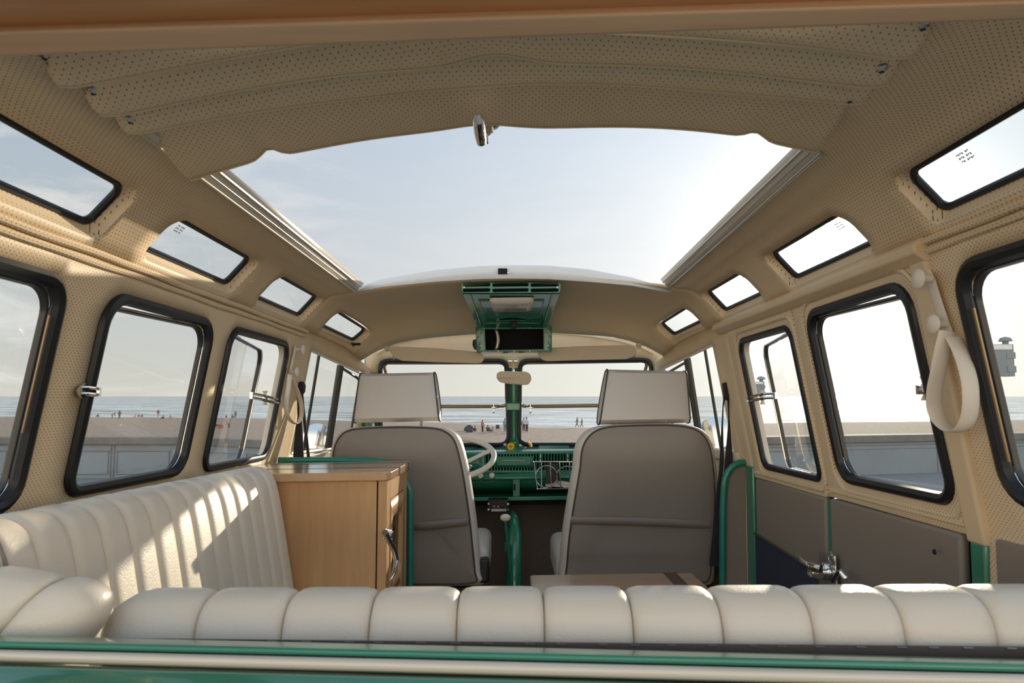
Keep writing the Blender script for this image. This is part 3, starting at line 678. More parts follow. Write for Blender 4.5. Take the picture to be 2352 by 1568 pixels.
for k in range(12):
    q=D(1157+k*4.3,1057.5,-.004); mk('chrome_rivet',MB().lathe(q,(0,-1,0),[(.0022,0),(.0015,.0012),(0,.0015)],6),M['chrome'],bp)
mk('lower_lip',MB().loft([[V(x,YD+.016,edge),V(x,YD+.004,edge-.004),V(x,YD-.004,edge-.02),V(x,YD-.004,lip+.004),V(x,YD+.01,lip-.002),V(x,YD+.03,lip)] for x in (xl,xr)],False,False),M['green'],t,face=V(0,2,0),solid=.003)
mk('shelf_recess',MB().add([V(xl,YD+.03,lip),V(xr,YD+.03,lip),V(xr,YD+.12,sh1),V(xl,YD+.12,sh1)],[(0,1,2,3)]),M['green'],t,solid=.003)
mk('shelf_back',MB().add([V(xl,YD+.12,lip),V(xr,YD+.12,lip),V(xr,YD+.12,sh1-.01),V(xl,YD+.12,sh1-.01)],[(0,1,2,3)]),M['green'],t,solid=.003)
mk('shelf_edge',MB().box((xl,YD-.01,sh2),(xr,YD+.125,sh1)),M['green'],t,bevel=.003)
mk('bracket',MB().box((D(1178,1,0).x,YD+.0,sh1),(D(1193,1,0).x,YD+.03,lip)),M['green'],t,bevel=.002)
mk('keyhole',MB().prism([D(x,y,-.001) for x,y in ((1180,1111),(1184,1111),(1184,1126),(1180,1126))],(0,.002,0)),M['cav'],t,smooth=False)
c=D(1080,1071,-.002); mk('ignition_lock',MB().lathe(c,(0,-1,0),[(.010,0),(.010,.004),(.006,.005),(.006,.001),(0,.001)],14),M['chrome'],t)
for px in (1079,1104,1130):
    c=D(px,1091,-.004); k=mk('control_knob',MB().lathe(c,(0,-1,0),[(.005,0),(.005,.008),(.0125,.011),(.0135,.016),(.011,.022),(.0,.024)],16),M['ivory'],t)
    c=D(px+.5,1103,-.004); mk('indicator_dot',MB().lathe(c,(0,-1,0),[(.0015,0),(.001,.001),(0,.001)],6),M['ivory'],t)
mk('lower_valance',MB().box((xl,YD+.03,z(1162)),(xr,YD+.05,sh2)),M['cav'],t,smooth=False)
mk('defroster_flange',MB().prism([D(x,y,.17) for x,y in ((1238,1023),(1308,1023),(1306,1032),(1234,1032))],(0,.01,0)),M['green'],t,bevel=.003)
# --- radio unit below
t=thing('radio_unit','small black radio unit with round knobs hanging below the dashboard','radio')
a,b=PY(1121,1176,3.06),PY(1167,1154,3.06)
mk('casing',MB().box((a.x,3.06,a.z),(b.x,3.15,b.z+.012)),M['black'],t,bevel=.003)
for x,y in ((1122,1156.5),(1122,1169.5),(1167,1157),(1167,1169.5)): mk('screw',MB().lathe(PY(x,y,3.058),(0,-1,0),[(.0052,0),(.0048,.002),(.0022,.002),(.0018,.0005),(0,.0005)],10),M['chrome'],t)
mk('socket',MB().lathe(PY(1135,1162.5,3.059),(0,-1,0),[(.0048,0),(.0044,.002),(.003,.002),(.003,0),(0,0)],12),M['steel'],t)
mk('indicator_lamp',MB().lathe(PY(1144.5,1163,3.059),(0,-1,0),[(.0026,0),(.002,.002),(0,.0025)],8),M['led'],t)
mk('volume_knob',MB().lathe(PY(1154,1162,3.059),(0,-1,0),[(.010,0),(.009,.008),(0,.009)],16),M['rubber'],t)
a,b=PY(1129,1174,3.058),PY(1163,1168.3,3.058); lb=mk('label_strip',MB().box((a.x,3.057,a.z),(b.x,3.061,b.z)),M['white'],t,smooth=False)
mm=MB()
for k in range(17):
    if k in(6,10): continue
    x=a.x+.004+k*.0036; mm.box((x,3.0565,a.z+.003),(x+.0022,3.0572,a.z+.006+.003*((k*5)%3)/2))
mk('label_lettering',mm,M['ink'],lb,smooth=False)
# --- gear lever, handbrake column
t=thing('gear_lever','tall gear lever with an oval ivory knob on the cab floor','lever')
kb=PY(1161,1187,2.92); mk('knob',MB().lathe(kb+V(0,0,-.022),(0,0,1),[(.006,.004),(.016,.008),(.0225,.017),(.022,.025),(.013,.033),(0,.035)],18),M['ivory'],t)
mk('lever_shaft',MB().tube([kb+V(0,0,-.02),kb+V(.004,.01,-.06),kb+V(.016,.02,-.18),kb+V(.035,.03,-.36),kb+V(.04,.03,-.5)],.006,8),M['green'],t)
t=thing('pedal_column','green painted tapering column standing behind the gear lever','column')
mk('column_tube',MB().tube([PY(1176,1176,3.16),PY(1181,1190,3.12),PY(1182,1230,3.06),PY(1181,1290,3.0),PY(1180,1360,2.98),PY(1180,1420,2.98)],[.012,.022,.030,.034,.036,.036],14),M['green'],t)
mk('bracket',MB().box((PY(1159,1270,2.98).x,2.97,PY(1,1283,2.98).z),(PY(1172,1270,2.98).x,3.0,PY(1,1263,2.98).z)),M['green'],t,bevel=.003)
# --- wire basket with phone
t=thing('wire_basket','chrome wire basket with two ring holders hanging on the dashboard','basket')
YB=3.08
B=lambda x,y,dy=0.: PY(x,y,YB+dy)
mm=MB(); mm.tube([B(1226,1060),B(1330,1060)],.0026,6).tube([B(1234,1122),B(1330,1122)],.0024,6).tube([B(1227,1060),B(1234,1122)],.0024,6)
mm.tube([B(1226,1060),B(1226,1060,.07)],.0024,6).tube([B(1234,1122),B(1234,1122,.07)],.0024,6).tube([B(1226,1060,.07),B(1330,1060,.07)],.0024,6).tube([B(1234,1122,.07),B(1330,1122,.07)],.0024,6)
mk('wire_frame',mm,M['chrome'],t)
for x0,x1 in ((1243,1244),(1264,1266),(1285,1288),(1308,1309)): mk('upright_wire',MB().tube([B(x0,1060),B(x1,1120)],.0026,6),M['chrome'],t)
for x,y in ((1255,1094),(1303,1095)):
    c=B(x,y,-.008); mk('ring_holder',MB().tube([c+V(.048*math.cos(a),0,.048*math.sin(a)) for a in [2*PI*k/28 for k in range(28)]],.0024,6,True),M['chrome'],t)
for x in (1241.5,1304): mk('hook',MB().tube([B(x,1060,.02),B(x,1047,.04),B(x,1043,.07)],.002,6),M['chrome'],t)
tag(mk('mobile_phone',MB().prism([B(x,y,.035) for x,y in rquad([(1253,1112),(1285,1106),(1283,1066),(1256,1064)],4,4)],(0,.01,0)),M['rubber2'],bevel=.002),'dark mobile phone standing inside the wire basket','phone')
tag(mk('folded_papers',MB().prism([B(x,y,.05) for x,y in ((1253,1116),(1310,1120),(1312,1112),(1254,1104))],(0,.012,0)).prism([B(x,y,.055) for x,y in ((1262,1112),(1312,1116),(1313,1108),(1263,1100))],(0,.01,0)),M['ivory'],bevel=.001),'folded pale papers lying in the bottom of the wire basket','paper')
# --- flowers
def flower(px,py,pet,cen,r,n,lab,tilt):
    t=thing('flower',lab,'flower','flowers on the dashboard')
    c=PY(px,py,3.235); ax=Vector(tilt).normalized(); u=ax.orthogonal().normalized(); w=ax.cross(u)
    mk('flower_head',MB().lathe(c,ax,[(r*.30,-.002),(r*.32,.002),(r*.2,.005),(0,.006)],12),M[cen],t)
    for k in range(n):
        a=2*PI*k/n+.2; d=u*math.cos(a)+w*math.sin(a); e=ax.cross(d)
        mk('petal',MB().add([c+d*r*.25-e*r*.08,c+d*r*.65-e*r*.16+ax*.002,c+d*r+ax*(.001*(k%3)),c+d*r*.65+e*r*.16+ax*.002,c+d*r*.25+e*r*.08],[(0,1,2,3,4)]),M[pet],t,solid=.001)
    mk('stem',MB().tube([c-ax*.002,c-ax*.010+V(.008,.01,-.004),c-ax*.01+V(.024,.02,-.008)],.0012,5),M['green'],t)
flower(1173,1025,'yellow','orange',.021,14,'open yellow daisy lying on the dashboard, facing the camera, left of the two yellow ones',(-.1,-1,.45))
flower(1217,1020,'yellow','yellow',.018,9,'half closed yellow daisy lying on the dashboard, right of the two yellow ones',(.8,-.5,.5))
flower(1160,1021,'petal','petal',.010,7,'tiny white blossom left of the open yellow daisy',(-.2,-.8,.6))
flower(1195,1023,'petal','petal',.009,7,'tiny white blossom between the two yellow daisies',(.2,-.7,.7))
flower(1207,1028,'petal','orange',.007,6,'tiny pinkish blossom below the half closed yellow daisy',(.1,-.6,.8))
# --- overhead air box
t=thing('overhead_air_box','green metal overhead ventilation box between the sun visors','vent box')
YG=2.40
G=lambda x,y,dy=0.: PY(x,y,YG+dy)
def gp(px,py): p=G(px,py); return (p.x,p.z)
go=rquad([gp(1061,673),gp(1287,673),gp(1289,648),gp(1059,648)],(.010,.010,.012,.012))
gh=[]
for x0,x1 in ((1063,1126),(1131,1214),(1219,1283)):
    for y0,y1 in ((649.5,658),(662,670.5)):
        a,b=gp(x0,y1),gp(x1,y0); gh.append(rrect(a[0],b[0],a[1],b[1],.0055,4))
mk('grille',sheet(go,gh,lambda x,zz:V(x,YG,zz),.2),M['green'],t,face=V(0,0,0),solid=.006,offs=-1,bevel=.0015)
a,b=G(1062,672),G(1286,649); mk('grille_shadow_box',MB().box((a.x,YG+.03,a.z),(b.x,YG+.05,b.z)),M['cav'],t,smooth=False)  # solid black block painting the shade behind the grille slots
for x in (1066,1280): mk('screw',MB().lathe(G(x,660,-.001),(0,-1,0),[(.005,0),(.004,.002),(0,.0025)],10),M['steel'],t)
A0=[PY(1062,675,2.405),PY(1286,675,2.405),PY(1258,752,2.93),PY(1096,752,2.93)]
up=V(0,0,.035)
mk('duct_body',MB().hexa([A0[3],A0[2],A0[1],A0[0],A0[3]+up,A0[2]+up,A0[1]+V(0,.02,.003),A0[0]+V(0,.02,.003)]),M['green'],t,bevel=.006)
# pressed ribs on the underside
def Uq(u,v,dz=-.002): return A0[0].lerp(A0[1],u).lerp(A0[3].lerp(A0[2],u),v)+V(0,0,dz)
for pts in ([Uq(.08,.02),Uq(.08,.95)],[Uq(.92,.02),Uq(.92,.95)],[Uq(.15,.15),Uq(.15,.62),Uq(.30,.66),Uq(.5,.60),Uq(.7,.66),Uq(.85,.62),Uq(.85,.15),Uq(.15,.15)],[Uq(.12,.84),Uq(.5,.80),Uq(.88,.84)]):
    mk('pressed_rib',MB().tube(pts,.003,6),M['green'],t)
c=Uq(.52,.74); mk('control_wheel',MB().lathe(c,(0,0,-1),[(.028,0),(.026,.004),(.012,.006),(.011,.03),(.009,.034),(0,.034)],16),M['black'],t)
mk('oval_boss',MB().prism([Uq(.5,.74)+V(.055*math.cos(a),.03*math.sin(a),.0) for a in [2*PI*k/24 for k in range(24)]],(0,0,-.004)),M['green'],t,bevel=.002)
ln=thing('dome_light','ribbed clear dome lamp under the green overhead ventilation box','lamp')
q=[Uq(.27,.06,-.004),Uq(.74,.06,-.004),Uq(.73,.30,-.004),Uq(.28,.30,-.004)]
cc=sum(q,V(0,0,0))/4
ln_m=MB(); rg=[]
for f,dz in ((1,0),(1,-.008),(.93,-.018),(.75,-.024)): rg.append([cc+V((x)*f,(y)*f,dz-.14*y*f*.0) for x,y in rquad([(p.x-cc.x,p.y-cc.y) for p in q],.015,5)])
sl=(A0[3].z-A0[0].z)/(A0[3].y-A0[0].y)
rg=[[V(p.x,p.y,p.z+(p.y-cc.y)*sl) for p in r] for r in rg]
mk('lens',ln_m.loft(rg),M['ribbed'],ln)
rb=MB()
for k in range(26):
    x=q[0].x+.012+(q[1].x-q[0].x-.024)*k/25; 
    rb.tube([V(x,q[0].y+.012,q[0].z-.018),V(x,q[3].y-.010,q[0].z-.020+(q[3].y-q[0].y)*sl)],.0012,4)
mk('lens_ribs',rb,M['ribbed'],ln)
# lower box with open front
YL=2.95
L_=lambda x,y,dy=0.: PY(x,y,YL+dy)
def lp(px,py): p=L_(px,py); return (p.x,p.z)
mk('lower_face',sheet([lp(1094,807),lp(1268,807),lp(1268,750),lp(1092,750)],[rquad([lp(1116,804),lp(1248,804),lp(1248,755),lp(1114,755)],.004,3)],lambda x,zz:V(x,YL,zz),.2),M['green'],t,face=V(0,0,0),solid=.012,offs=-1,bevel=.002)
a,b=L_(1094,807),L_(1267,750); mk('lower_box',MB().box((a.x+.004,YL+.10,a.z+.004),(b.x-.004,YL+.12,b.z)).box((a.x,YL+.012,a.z),(a.x+.01,YL+.12,b.z)).box((b.x-.01,YL+.012,a.z),(b.x,YL+.12,b.z)).box((a.x,YL+.012,a.z-.0),(b.x,YL+.12,a.z+.006)).box((a.x,YL+.012,b.z-.006),(b.x,YL+.12,b.z)),M['green'],t,smooth=False)
mk('lower_shadow_box',MB().box((a.x+.012,YL+.06,a.z+.008),(b.x-.012,YL+.095,b.z-.008)),M['cav'],t,smooth=False)  # near-black block, painted as the shade inside the lower box
mk('curved_strip',MB().loft([[L_(1135-2*math.sin(0)+5*math.sin(PI*v),756+47*v,.03),L_(1143+5*math.sin(PI*v),756+47*v,.03)] for v in [k/10 for k in range(11)]],False,False),M['alum'],t,solid=.003)
for x,y in ((1102,769),(1104,794),(1259,768),(1259,793),(1142,752.5),(1179,752.5),(1217,752.5),(1144,809),(1217,809),(1181,809)):
    mk('screw',MB().lathe(L_(x,min(y,805.5),-.001),(0,-1,0),[(.003,0),(.0025,.002),(0,.0025)],8),M['chrome'],t)
mk('side_lever',MB().prism([L_(x,y,-.0) for x,y in ((1086,780),(1093,779),(1095,802),(1089,802),(1085,792))],(0,.02,0)),M['black'],t,bevel=.002)
# --- sun visors
for o_,lab,arm in (([(890,800),(900,795),(1000,799),(1095,808),(1110,814),(1113,823),(1105,833),(1095,834),(1000,831),(922,828),(905,820)],'beige padded sun visor on the driver side, left of the ventilation box',[(905,826),(902,816),(908,812),(890,800)]),
                   ([(1232,805),(1250,799),(1350,794),(1440,792),(1458,797),(1462,806),(1455,818),(1440,824),(1350,826),(1255,829),(1243,824)],'beige padded sun visor on the passenger side, right of the ventilation box',[(1448,819),(1458,818),(1461,808),(1461,794),(1467,794)])):
    t=thing('sun_visor',lab,'sun visor','sun visors')
    p=rquad(o_,5,3); mk('pad',MB().prism([PY(x,y,3.02) for x,y in p],(0,.022,0)),M['pad'],t,bevel=.007,bseg=4)
    mk('pivot_arm',MB().tube([PY(x,y,3.035) for x,y in arm],.0028,6),M['chrome'],t)
    bx=arm[-1]; mk('mounting_bracket',MB().lathe(PY(*bx,3.05),(0,-1,0),[(.014,0),(.012,.006),(0,.008)],12),M['pad'],t)
# --- rear-view mirror
t=thing('rear_view_mirror','oval beige-backed rear view mirror on a chrome stalk at the windscreen centre','mirror')
mp=[PY(x,y,3.2) for x,y in rquad([(1140,868),(1141,856),(1150,852),(1210,853),(1220,860),(1221,872),(1214,883),(1200,884),(1165,881),(1147,877)],5,4)]
mk('mirror_back',MB().prism(mp,(0,.014,0)),M['pad'],t,bevel=.005,bseg=4)
mk('finger_groove',MB().tube([PY(1142,866.5,3.198),PY(1165,866.5,3.197),PY(1184,867.5,3.199)],[.004,.004,.001],8),M['pad'],t)
mk('stalk',MB().tube([PY(1179,855,3.22),PY(1179,842,3.26),PY(1178.5,828,3.36)],.0045,8),M['chrome'],t)
mk('mount_plate',MB().prism([PY(x,y,3.375) for x,y in rrect(1166,1191,823,831,3,3)],(0,-.006,0)),M['chrome'],t,bevel=.002)
# --- outside mirrors
for s,cx,cy,rw,rh,lab,ax in ((1,1644,994,36,42,'round chrome door mirror outside the passenger door',(-.15,-1,.12)),(-1,727,1004,30,36,'round chrome door mirror outside the driver door, reflecting blue sky',(.15,-1,.12))):
    t=thing('door_mirror',lab,'mirror','door mirrors')
    c=PY(cx,cy,3.18); r=rw/F*3.18; a=Vector(ax)
    mk('mirror_housing',MB().lathe(c,a,[(0,-.02),(r*.6,-.016),(r*1.0,-.006),(r*1.06,0),(r*1.05,.005),(r*.98,.006)],32),M['chrome'],t)
    mk('reflector',MB().lathe(c,a,[(r*.97,.0045),(r*.5,.0058),(0,.006)],32),M['mirror'],t)
    mk('mirror_arm',MB().tube([c+V(-s*.0,.02,0),c+V(0,.03,-r*1.1),V(s*.84,3.2,-.19)],.006,8),M['chrome'],t)
# --- seat belts
def belt(side,bx,by,lab,left,right,yb):
    t=thing('seat_belt',lab,'seat belt','seat belts')
    ins=.03
    P=lambda x,y,i=ins: PWL(x,y,i)
    mk('anchor_cover',MB().prism([PY(x,y,2.485) for x,y in bx],(0,.02,0)),M['black'],t,bevel=.005)
    for n_,pl in left: mk(n_,MB().prism([PY(x,y,2.490) for x,y in pl],(0,.0035,0)),M['webbing'] if n_=='belt_webbing' else M[n_[0:0] or 'chrome'],t)
    return t
belt(-1,[(683,877),(694,875),(700,884),(698,900),(692,908),(684,900),(679,888)],0,'black seat belt hanging on the left pillar behind the driver seat',
  [('belt_webbing',[(682,900),(688,905),(693,960),(698,1060),(672,1060),(678,990),(683,960)]),('belt_webbing',[(689,903),(696,905),(704,980),(713,1060),(706,1060),(698,985)])],0,0)
belt(1,[(1660,880),(1668,877),(1678,881),(1683,892),(1680,902),(1672,921),(1664,912),(1662,896)],0,'black seat belt hanging on the right pillar behind the passenger seat',
  [('belt_webbing',[(1662,910),(1667,912),(1662,935),(1661,980),(1663,1060),(1640,1300),(1630,1300),(1652,1080),(1657,985),(1660,935)]),('belt_webbing',[(1671,915),(1675,915),(1676,960),(1683,1050),(1682,1075),(1650,1300),(1640,1300),(1664,1075),(1672,985),(1673,960)])],0,0)
# --- hanging strap loops on their knobs
def smooth_path(P,k=6):
    o=[]; n=len(P)
    for i in range(n-1):
        for j in range(k):
            a,b,c,d=P[max(0,i-1)],P[i],P[i+1],P[min(n-1,i+2)]; t_=j/k
            o.append(V(*[cat(a[q],b[q],c[q],d[q],t_) for q in range(3)]))
    return o+[P[-1]]
def straploop(side,disc,strap,loop,lab,r,yy,wid,wl):
    t=thing('strap_handle',lab,'strap','strap handles')
    Q=lambda x,y,i:PWL(x,y,i)
    mk('fixed_strap',MB().tube([Q(x,y,.010) for x,y in strap],wid,10,b=.004,up=(0,1,0)),M['strap'],t)
    mk('loop',MB().tube(smooth_path([Q(x,y,i+.008) for x,y,i in loop]),wl,12,b=.0032,up=(1,0,0)),M['strap'],t)
    for (x,y,x2,y2) in disc:
        a=Q(x2,y2,.014); 
        d=(PY(x,y,a.y-.02)-a); b=a+d.normalized()*min(.05,d.length) if d.length>0 else a
        ax=V(-side,-.10,0).normalized(); b=a+ax*r*1.5
        mk('button_peg',MB().lathe(a,ax,[(r*.42,0),(r*.38,r*.8),(r*.42,r*1.2)],12),M['ivory'],t)
        mk('button_cap',MB().lathe(b-ax*r*.35,ax,[(r*.4,0),(r*.95,r*.12),(r*1.0,r*.25),(r*.85,r*.4),(0,r*.5)],20),M['ivory'],t)
straploop(1,[(2110,650,2138,640),(2145,748,2172,744)],[(2128,628),(2138,645),(2152,690),(2165,730),(2178,765)],
  [(2176,760,.02),(2166,800,.03),(2156,850,.04),(2147,895,.045),(2147,935,.045),(2160,968,.045),(2185,988,.043),(2208,985,.04),(2224,962,.035),(2230,920,.03),(2226,870,.024),(2210,815,.018),(2190,775,.014)],
  'ivory hanging strap loop on two round buttons, right pillar between the rear side windows',.017,0,.013,.0145)
straploop(-1,[(696,806,682,803),(680,858,668,854)],[(679,795),(675,815),(669,840),(664,865)],
  [(666,860,.02),(663,885,.02),(658,920,.02),(659,950,.022),(668,966,.025),(680,972,.028),(690,962,.032),(693,940,.034),(689,915,.032),(680,890,.028),(670,868,.022)],
  'ivory hanging strap loop on two round buttons, left pillar by the driver door',.0165,0,.009,.008)
# --- window latches
def latch(side,par_pts,base,lab,size=1.,wing=True):
    t=thing('window_latch',lab,'latch','window latches')
    P=[PWL(x,y,i) for x,y,i in par_pts]
    up=V(0,0,.005*size)
    mk('latch_arm',MB().tube([p+up for p in P],.0035*size,8).tube([p-up for p in P],.0035*size,8).tube([P[0]+up,P[0]-up],.0035*size,6).tube([P[-1]+up*1.6,P[-1]-up*1.6],.005*size,8),M['chrome'],t)
    if base:
        mk('base_plate',MB().prism([PWL(x,y,.003) for x,y in base],(-side*.006,0,0)),M['chrome'],t,bevel=.0008)
    if wing:
        mid=P[0].lerp(P[-1],.55); mk('wing_nut',MB().lathe(mid+V(0,0,-.022),(0,0,1),[(.009,0),(.004,.012),(.006,.02),(.006,.026),(.004,.034),(.009,.046)],8),M['pad'],t)
        mk('pivot_knuckle',MB().lathe(mid+V(0,0,-.009),(0,0,1),[(.007,0),(.009,.004),(.009,.014),(.007,.018)],10),M['chrome'],t)
latch(-1,[(184,897,.020),(200,897,.024),(226,900,.016)],[(172,896),(181,885),(190,879),(192,888),(186,912),(181,915)],'chrome window latch on the pillar left of the middle side window',1.1,False)
latch(-1,[(643,922,.006),(620,917,.0),(600,912,-.02),(578,908,-.04)],None,'chrome window latch with wing nut on the swung-open window above the counter',1.3)
latch(1,[(1716,918,.006),(1740,912,.0),(1760,909,-.02),(1782,908,-.04)],None,'chrome window latch with wing nut on the front cargo door window',1.3)
latch(1,[(2145,890,.008),(2130,894,.006),(2110,895,-.005)],[(2142,880),(2150,880),(2152,905),(2143,905)],'chrome window latch on the rear cargo door window, half behind the strap loop',1.1)
# --- cargo door handle set
t=d1
P=lambda x,y,i=.03: PWL(x,y,i)
t=mk('lock_plate',MB().prism([PWL(x,y,.012) for x,y in ((1885,1266),(1908,1272),(1922,1275),(1926,1345),(1886,1345))],(-.006,0,0)),M['chrome'],d1,bevel=.002,label='chrome lock plate with curved handle')
mk('keyhole_ring',MB().tube([PWL(1908,1279,.024)+V(0,.012*math.cos(a),.014*math.sin(a)) for a in [2*PI*k/16 for k in range(16)]],.002,6,True),M['chrome'],t)
hb=PWL(1896,1312,.02); mk('handle_boss',MB().lathe(hb,(-1,-.2,0),[(.022,-.01),(.022,.004),(.018,.008),(.018,.03),(.012,.045),(0,.046)],18),M['chrome'],t)
mk('handle_lever',MB().tube([PWL(1886,1306,.05),PWL(1872,1303,.06),PWL(1856,1297,.065),PWL(1843,1288,.065),PWL(1838,1277,.06)],[.011,.010,.009,.008,.004],10,b=None),M['chrome'],t)
t=thing('door_catch','small chrome door catch just above the rear bench roll','latch')
mk('catch_body',MB().tube([PWL(1914,1334,.03),PWL(1924,1316,.04),PWL(1932,1312,.045)],.006,8).tube([PWL(1932,1312,.045),PWL(1940,1322,.04),PWL(1942,1332,.03)],[.007,.009,.004],8),M['chrome'],t)
# --- table
t=thing('folding_table','maple folding table with a dark stripe between the passenger seat and rear bench','table')
y0=1.97; y1=2.20
zt=PY(1217,1320,y1).z
def tp(px,py): dx,dz=ray(px,py); Y=zt/dz; return (dx*Y,Y)
xa=ray(1217,1320)[0]*y1; xb=ray(1590,1320)[0]*y1
tt=mk('table_top',MB().prism([V(x,y,zt) for x,y in rrect(xa,xb,y0,y1,.012)],(0,0,-.026)),M['woodY'],t,bevel=.004)
for u in (.80,): mk('inlay_stripe',MB().box((xa+(xb-xa)*.82,y0-.0006,zt-.0266),(xa+(xb-xa)*.90,y1+.0006,zt+.0006)),M['walnut'],t,smooth=False,label='dark walnut stripe')
mk('table_leg',MB().tube([V((xa+xb)/2,2.06,zt-.026),V((xa+xb)/2,2.06,-.95)],.02,12),M['chrome'],t)
# --- folded sunroof canvas flap
t=thing('sunroof_flap','beige perforated sunroof lining folded into pleats overhead, with a chrome turning handle','canvas')
def cam(x,xl,xr): u=(x-xl)/(xr-xl); return .058*math.sin(PI*max(0,min(1,u)))
def wig(x,k): return .006*math.sin(x*5+k)+.003*math.sin(x*13+2*k)
PFN=[]
PLE=[(.752,.815,.430,.396),(.800,.892,.450,.394),(.876,.952,.442,.394),(.936,1.100,.440,.393)]
XL=[-.556,-.553,-.550,-.545]; XR=[.500,.505,.505,.508]
for k,(ya,yb,za,zb) in enumerate(PLE):
    def fn(u,v,k=k,ya=ya,yb=yb,za=za,zb=zb):
        x=XL[k]+(XR[k]-XL[k])*u; c=cam(x,XL[k],XR[k]); e=min(u,1-u)
        y=ya+(yb-ya)*v+wig(x,k)*v
        sag=.5-.5*math.cos(PI*v)
        zz=.027*u+za+(zb-za)*sag+c-.006*math.sin(PI*v)+.004*math.sin(x*9+k*2)*v*(1-v)*2
        cx=math.exp(-((x+.03)/.05)**2); 
        if k==1: zz+=.012*cx*v; y+=-.01*math.exp(-((x)/.06)**2)*v
        if k==3:
            y+= .035*max(0,1-u/.13)**1.2*v-.030*v*math.exp(-((u-.33)/.01)**2)*0
            zz+= .010*v*math.exp(-((x+.40)/.018)**2)+.008*v*math.exp(-((x-.40)/.02)**2)
            y+= -.012*v*math.exp(-((x+.40)/.018)**2)-.010*v*math.exp(-((x-.40)/.02)**2)
            y+= .012*v*math.cos(x*11)*max(0,1-abs(x)/.55) ; y-= .022*v*math.exp(-((x+.045)/.07)**2)
            y+= .020*v*max(0,(u-.86)/.14)
        if e<.03 and k<3: zz+=.006*(1-e/.03)**2
        return V(x,y,zz-.02*(x+.03)*0)
    PFN.append(fn)
    mk('pleat',MB().grid(fn,90,14),M['perfFlap'],t,face=V(0,.8,-1),solid=.003,offs=-1)
    mk('hem',MB().tube([fn(i/90,1.) for i in range(91)],.0022,6),M['liner'],t)
for x,y,s in ((103,135,-1),(215,216,-1),(300,282,-1),(2120,67,1),(2025,165,1),(1952,234,1)):
    # fastened where the sight of each pleat corner falls on the lining
    dx,dz=ray(x,y); Yc=(.425 if s<0 else .440)/dz
    if y in(282,234): Yc=(.408 if s<0 else .425)/dz
    if y in(216,165): Yc=(.408 if s<0 else .425)/dz
    kk={135:0,67:0,216:1,165:1,282:2,234:2}[y]; Yc=.6
    while Yc<1.2:
        xx=dx*Yc; uu=(xx-XL[kk])/(XR[kk]-XL[kk]); vv_=(Yc-PLE[kk][0])/(PLE[kk][1]-PLE[kk][0])
        q=PFN[kk](max(0,min(1,uu)),max(0,min(1,vv_)))
        if dz*Yc>=q.z-.002: break
        Yc+=.001
    c=V(dx*Yc,Yc,dz*Yc)
    sc=mk('fixing_screw',MB().lathe(c+V(0,0,.007),(0,0,-1),[(.0085,0),(.0085,.003),(.0068,.005),(.0066,.003),(.0058,.003),(.004,.007),(0,.008)],18),M['steel'],t)
    mk('screw_cross',MB().box((c.x-.0033,c.y-.0006,c.z-.0014),(c.x+.0033,c.y+.0006,c.z-.0002)).box((c.x-.0006,c.y-.0033,c.z-.0014),(c.x+.0006,c.y+.0033,c.z-.0002)),M['black'],sc,smooth=False)
# header bar at the front of the folded canvas, with its handle
hb_=t
mk('header_bar',MB().loft([[V(x,1.125,.424+.027*(x+.55)/1.05+cam(x,-.56,.52)),V(x,1.145,.422+.027*(x+.55)/1.05+cam(x,-.56,.52)),V(x,1.145,.440+.027*(x+.55)/1.05+cam(x,-.56,.52)),V(x,1.125,.442+.027*(x+.55)/1.05+cam(x,-.56,.52))] for x in [-.53+1.02*k/30 for k in range(31)]]),M['pad'],hb_,bevel=.003)
hc=PY(1120,297,1.10)
t=mk('turning_handle',MB().lathe(hc+V(0,0,.012),(0,-.1,-1),[(.0215,0),(.0215,.004),(.017,.008),(.010,.010),(.009,.018),(.0,.019)],24),M['chrome'],hb_,label='chrome turning handle hanging at the centre')
mk('handle_neck',MB().tube([hc+V(.002,0,.0),hc+V(-.006,-.006,-.014),hc+V(-.010,-.01,-.024)],[.009,.007,.006],10),M['chrome'],t)
mk('handle_grip',MB().tube([PY(1097,262,.985),PY(1099,275,.99),PY(1101,298,1.02),PY(1104,316,1.045),PY(1106,328,1.055)],[.0062,.0085,.0098,.0092,.0078],12,b=None).tube([PY(1111,300,1.06),PY(1114,316,1.06),PY(1115,329,1.06)],[.003,.0055,.005],10),M['chrome'],t)
# --- wooden overhead shelf nearest the camera
t=thing('overhead_wooden_shelf','varnished maple shelf board above the camera, across the top','shelf')
def sweep(name,prof,mat,par,x0=-250,x1=2600,solid=0,bev=0,n=12):
    """prof: (Y, py at left edge, py at right edge); straight bars that run across the tailgate"""
    rings=[]
    for k in range(n+1):
        u=k/n; ring=[]
        for Y,a,b in prof:
            A=PY(0,a,Y); B=PY(2352,b,Y); q=-.15+1.3*u; ring.append(A+(B-A)*q)
        rings.append(ring)
    return mk(name,MB().loft(rings,True,True),M[mat],par,bevel=bev,bseg=4)
sweep('front_edge',[(.700,130,45),(.680,74,5),(.690,52,-22),(.74,60,-10),(.74,120,38)],'woodband',t,bev=.003)
sweep('shelf_board',[(.686,62,-12),(.40,-560,-700),(.40,-640,-800),(.70,30,-40)],'woodX',t)
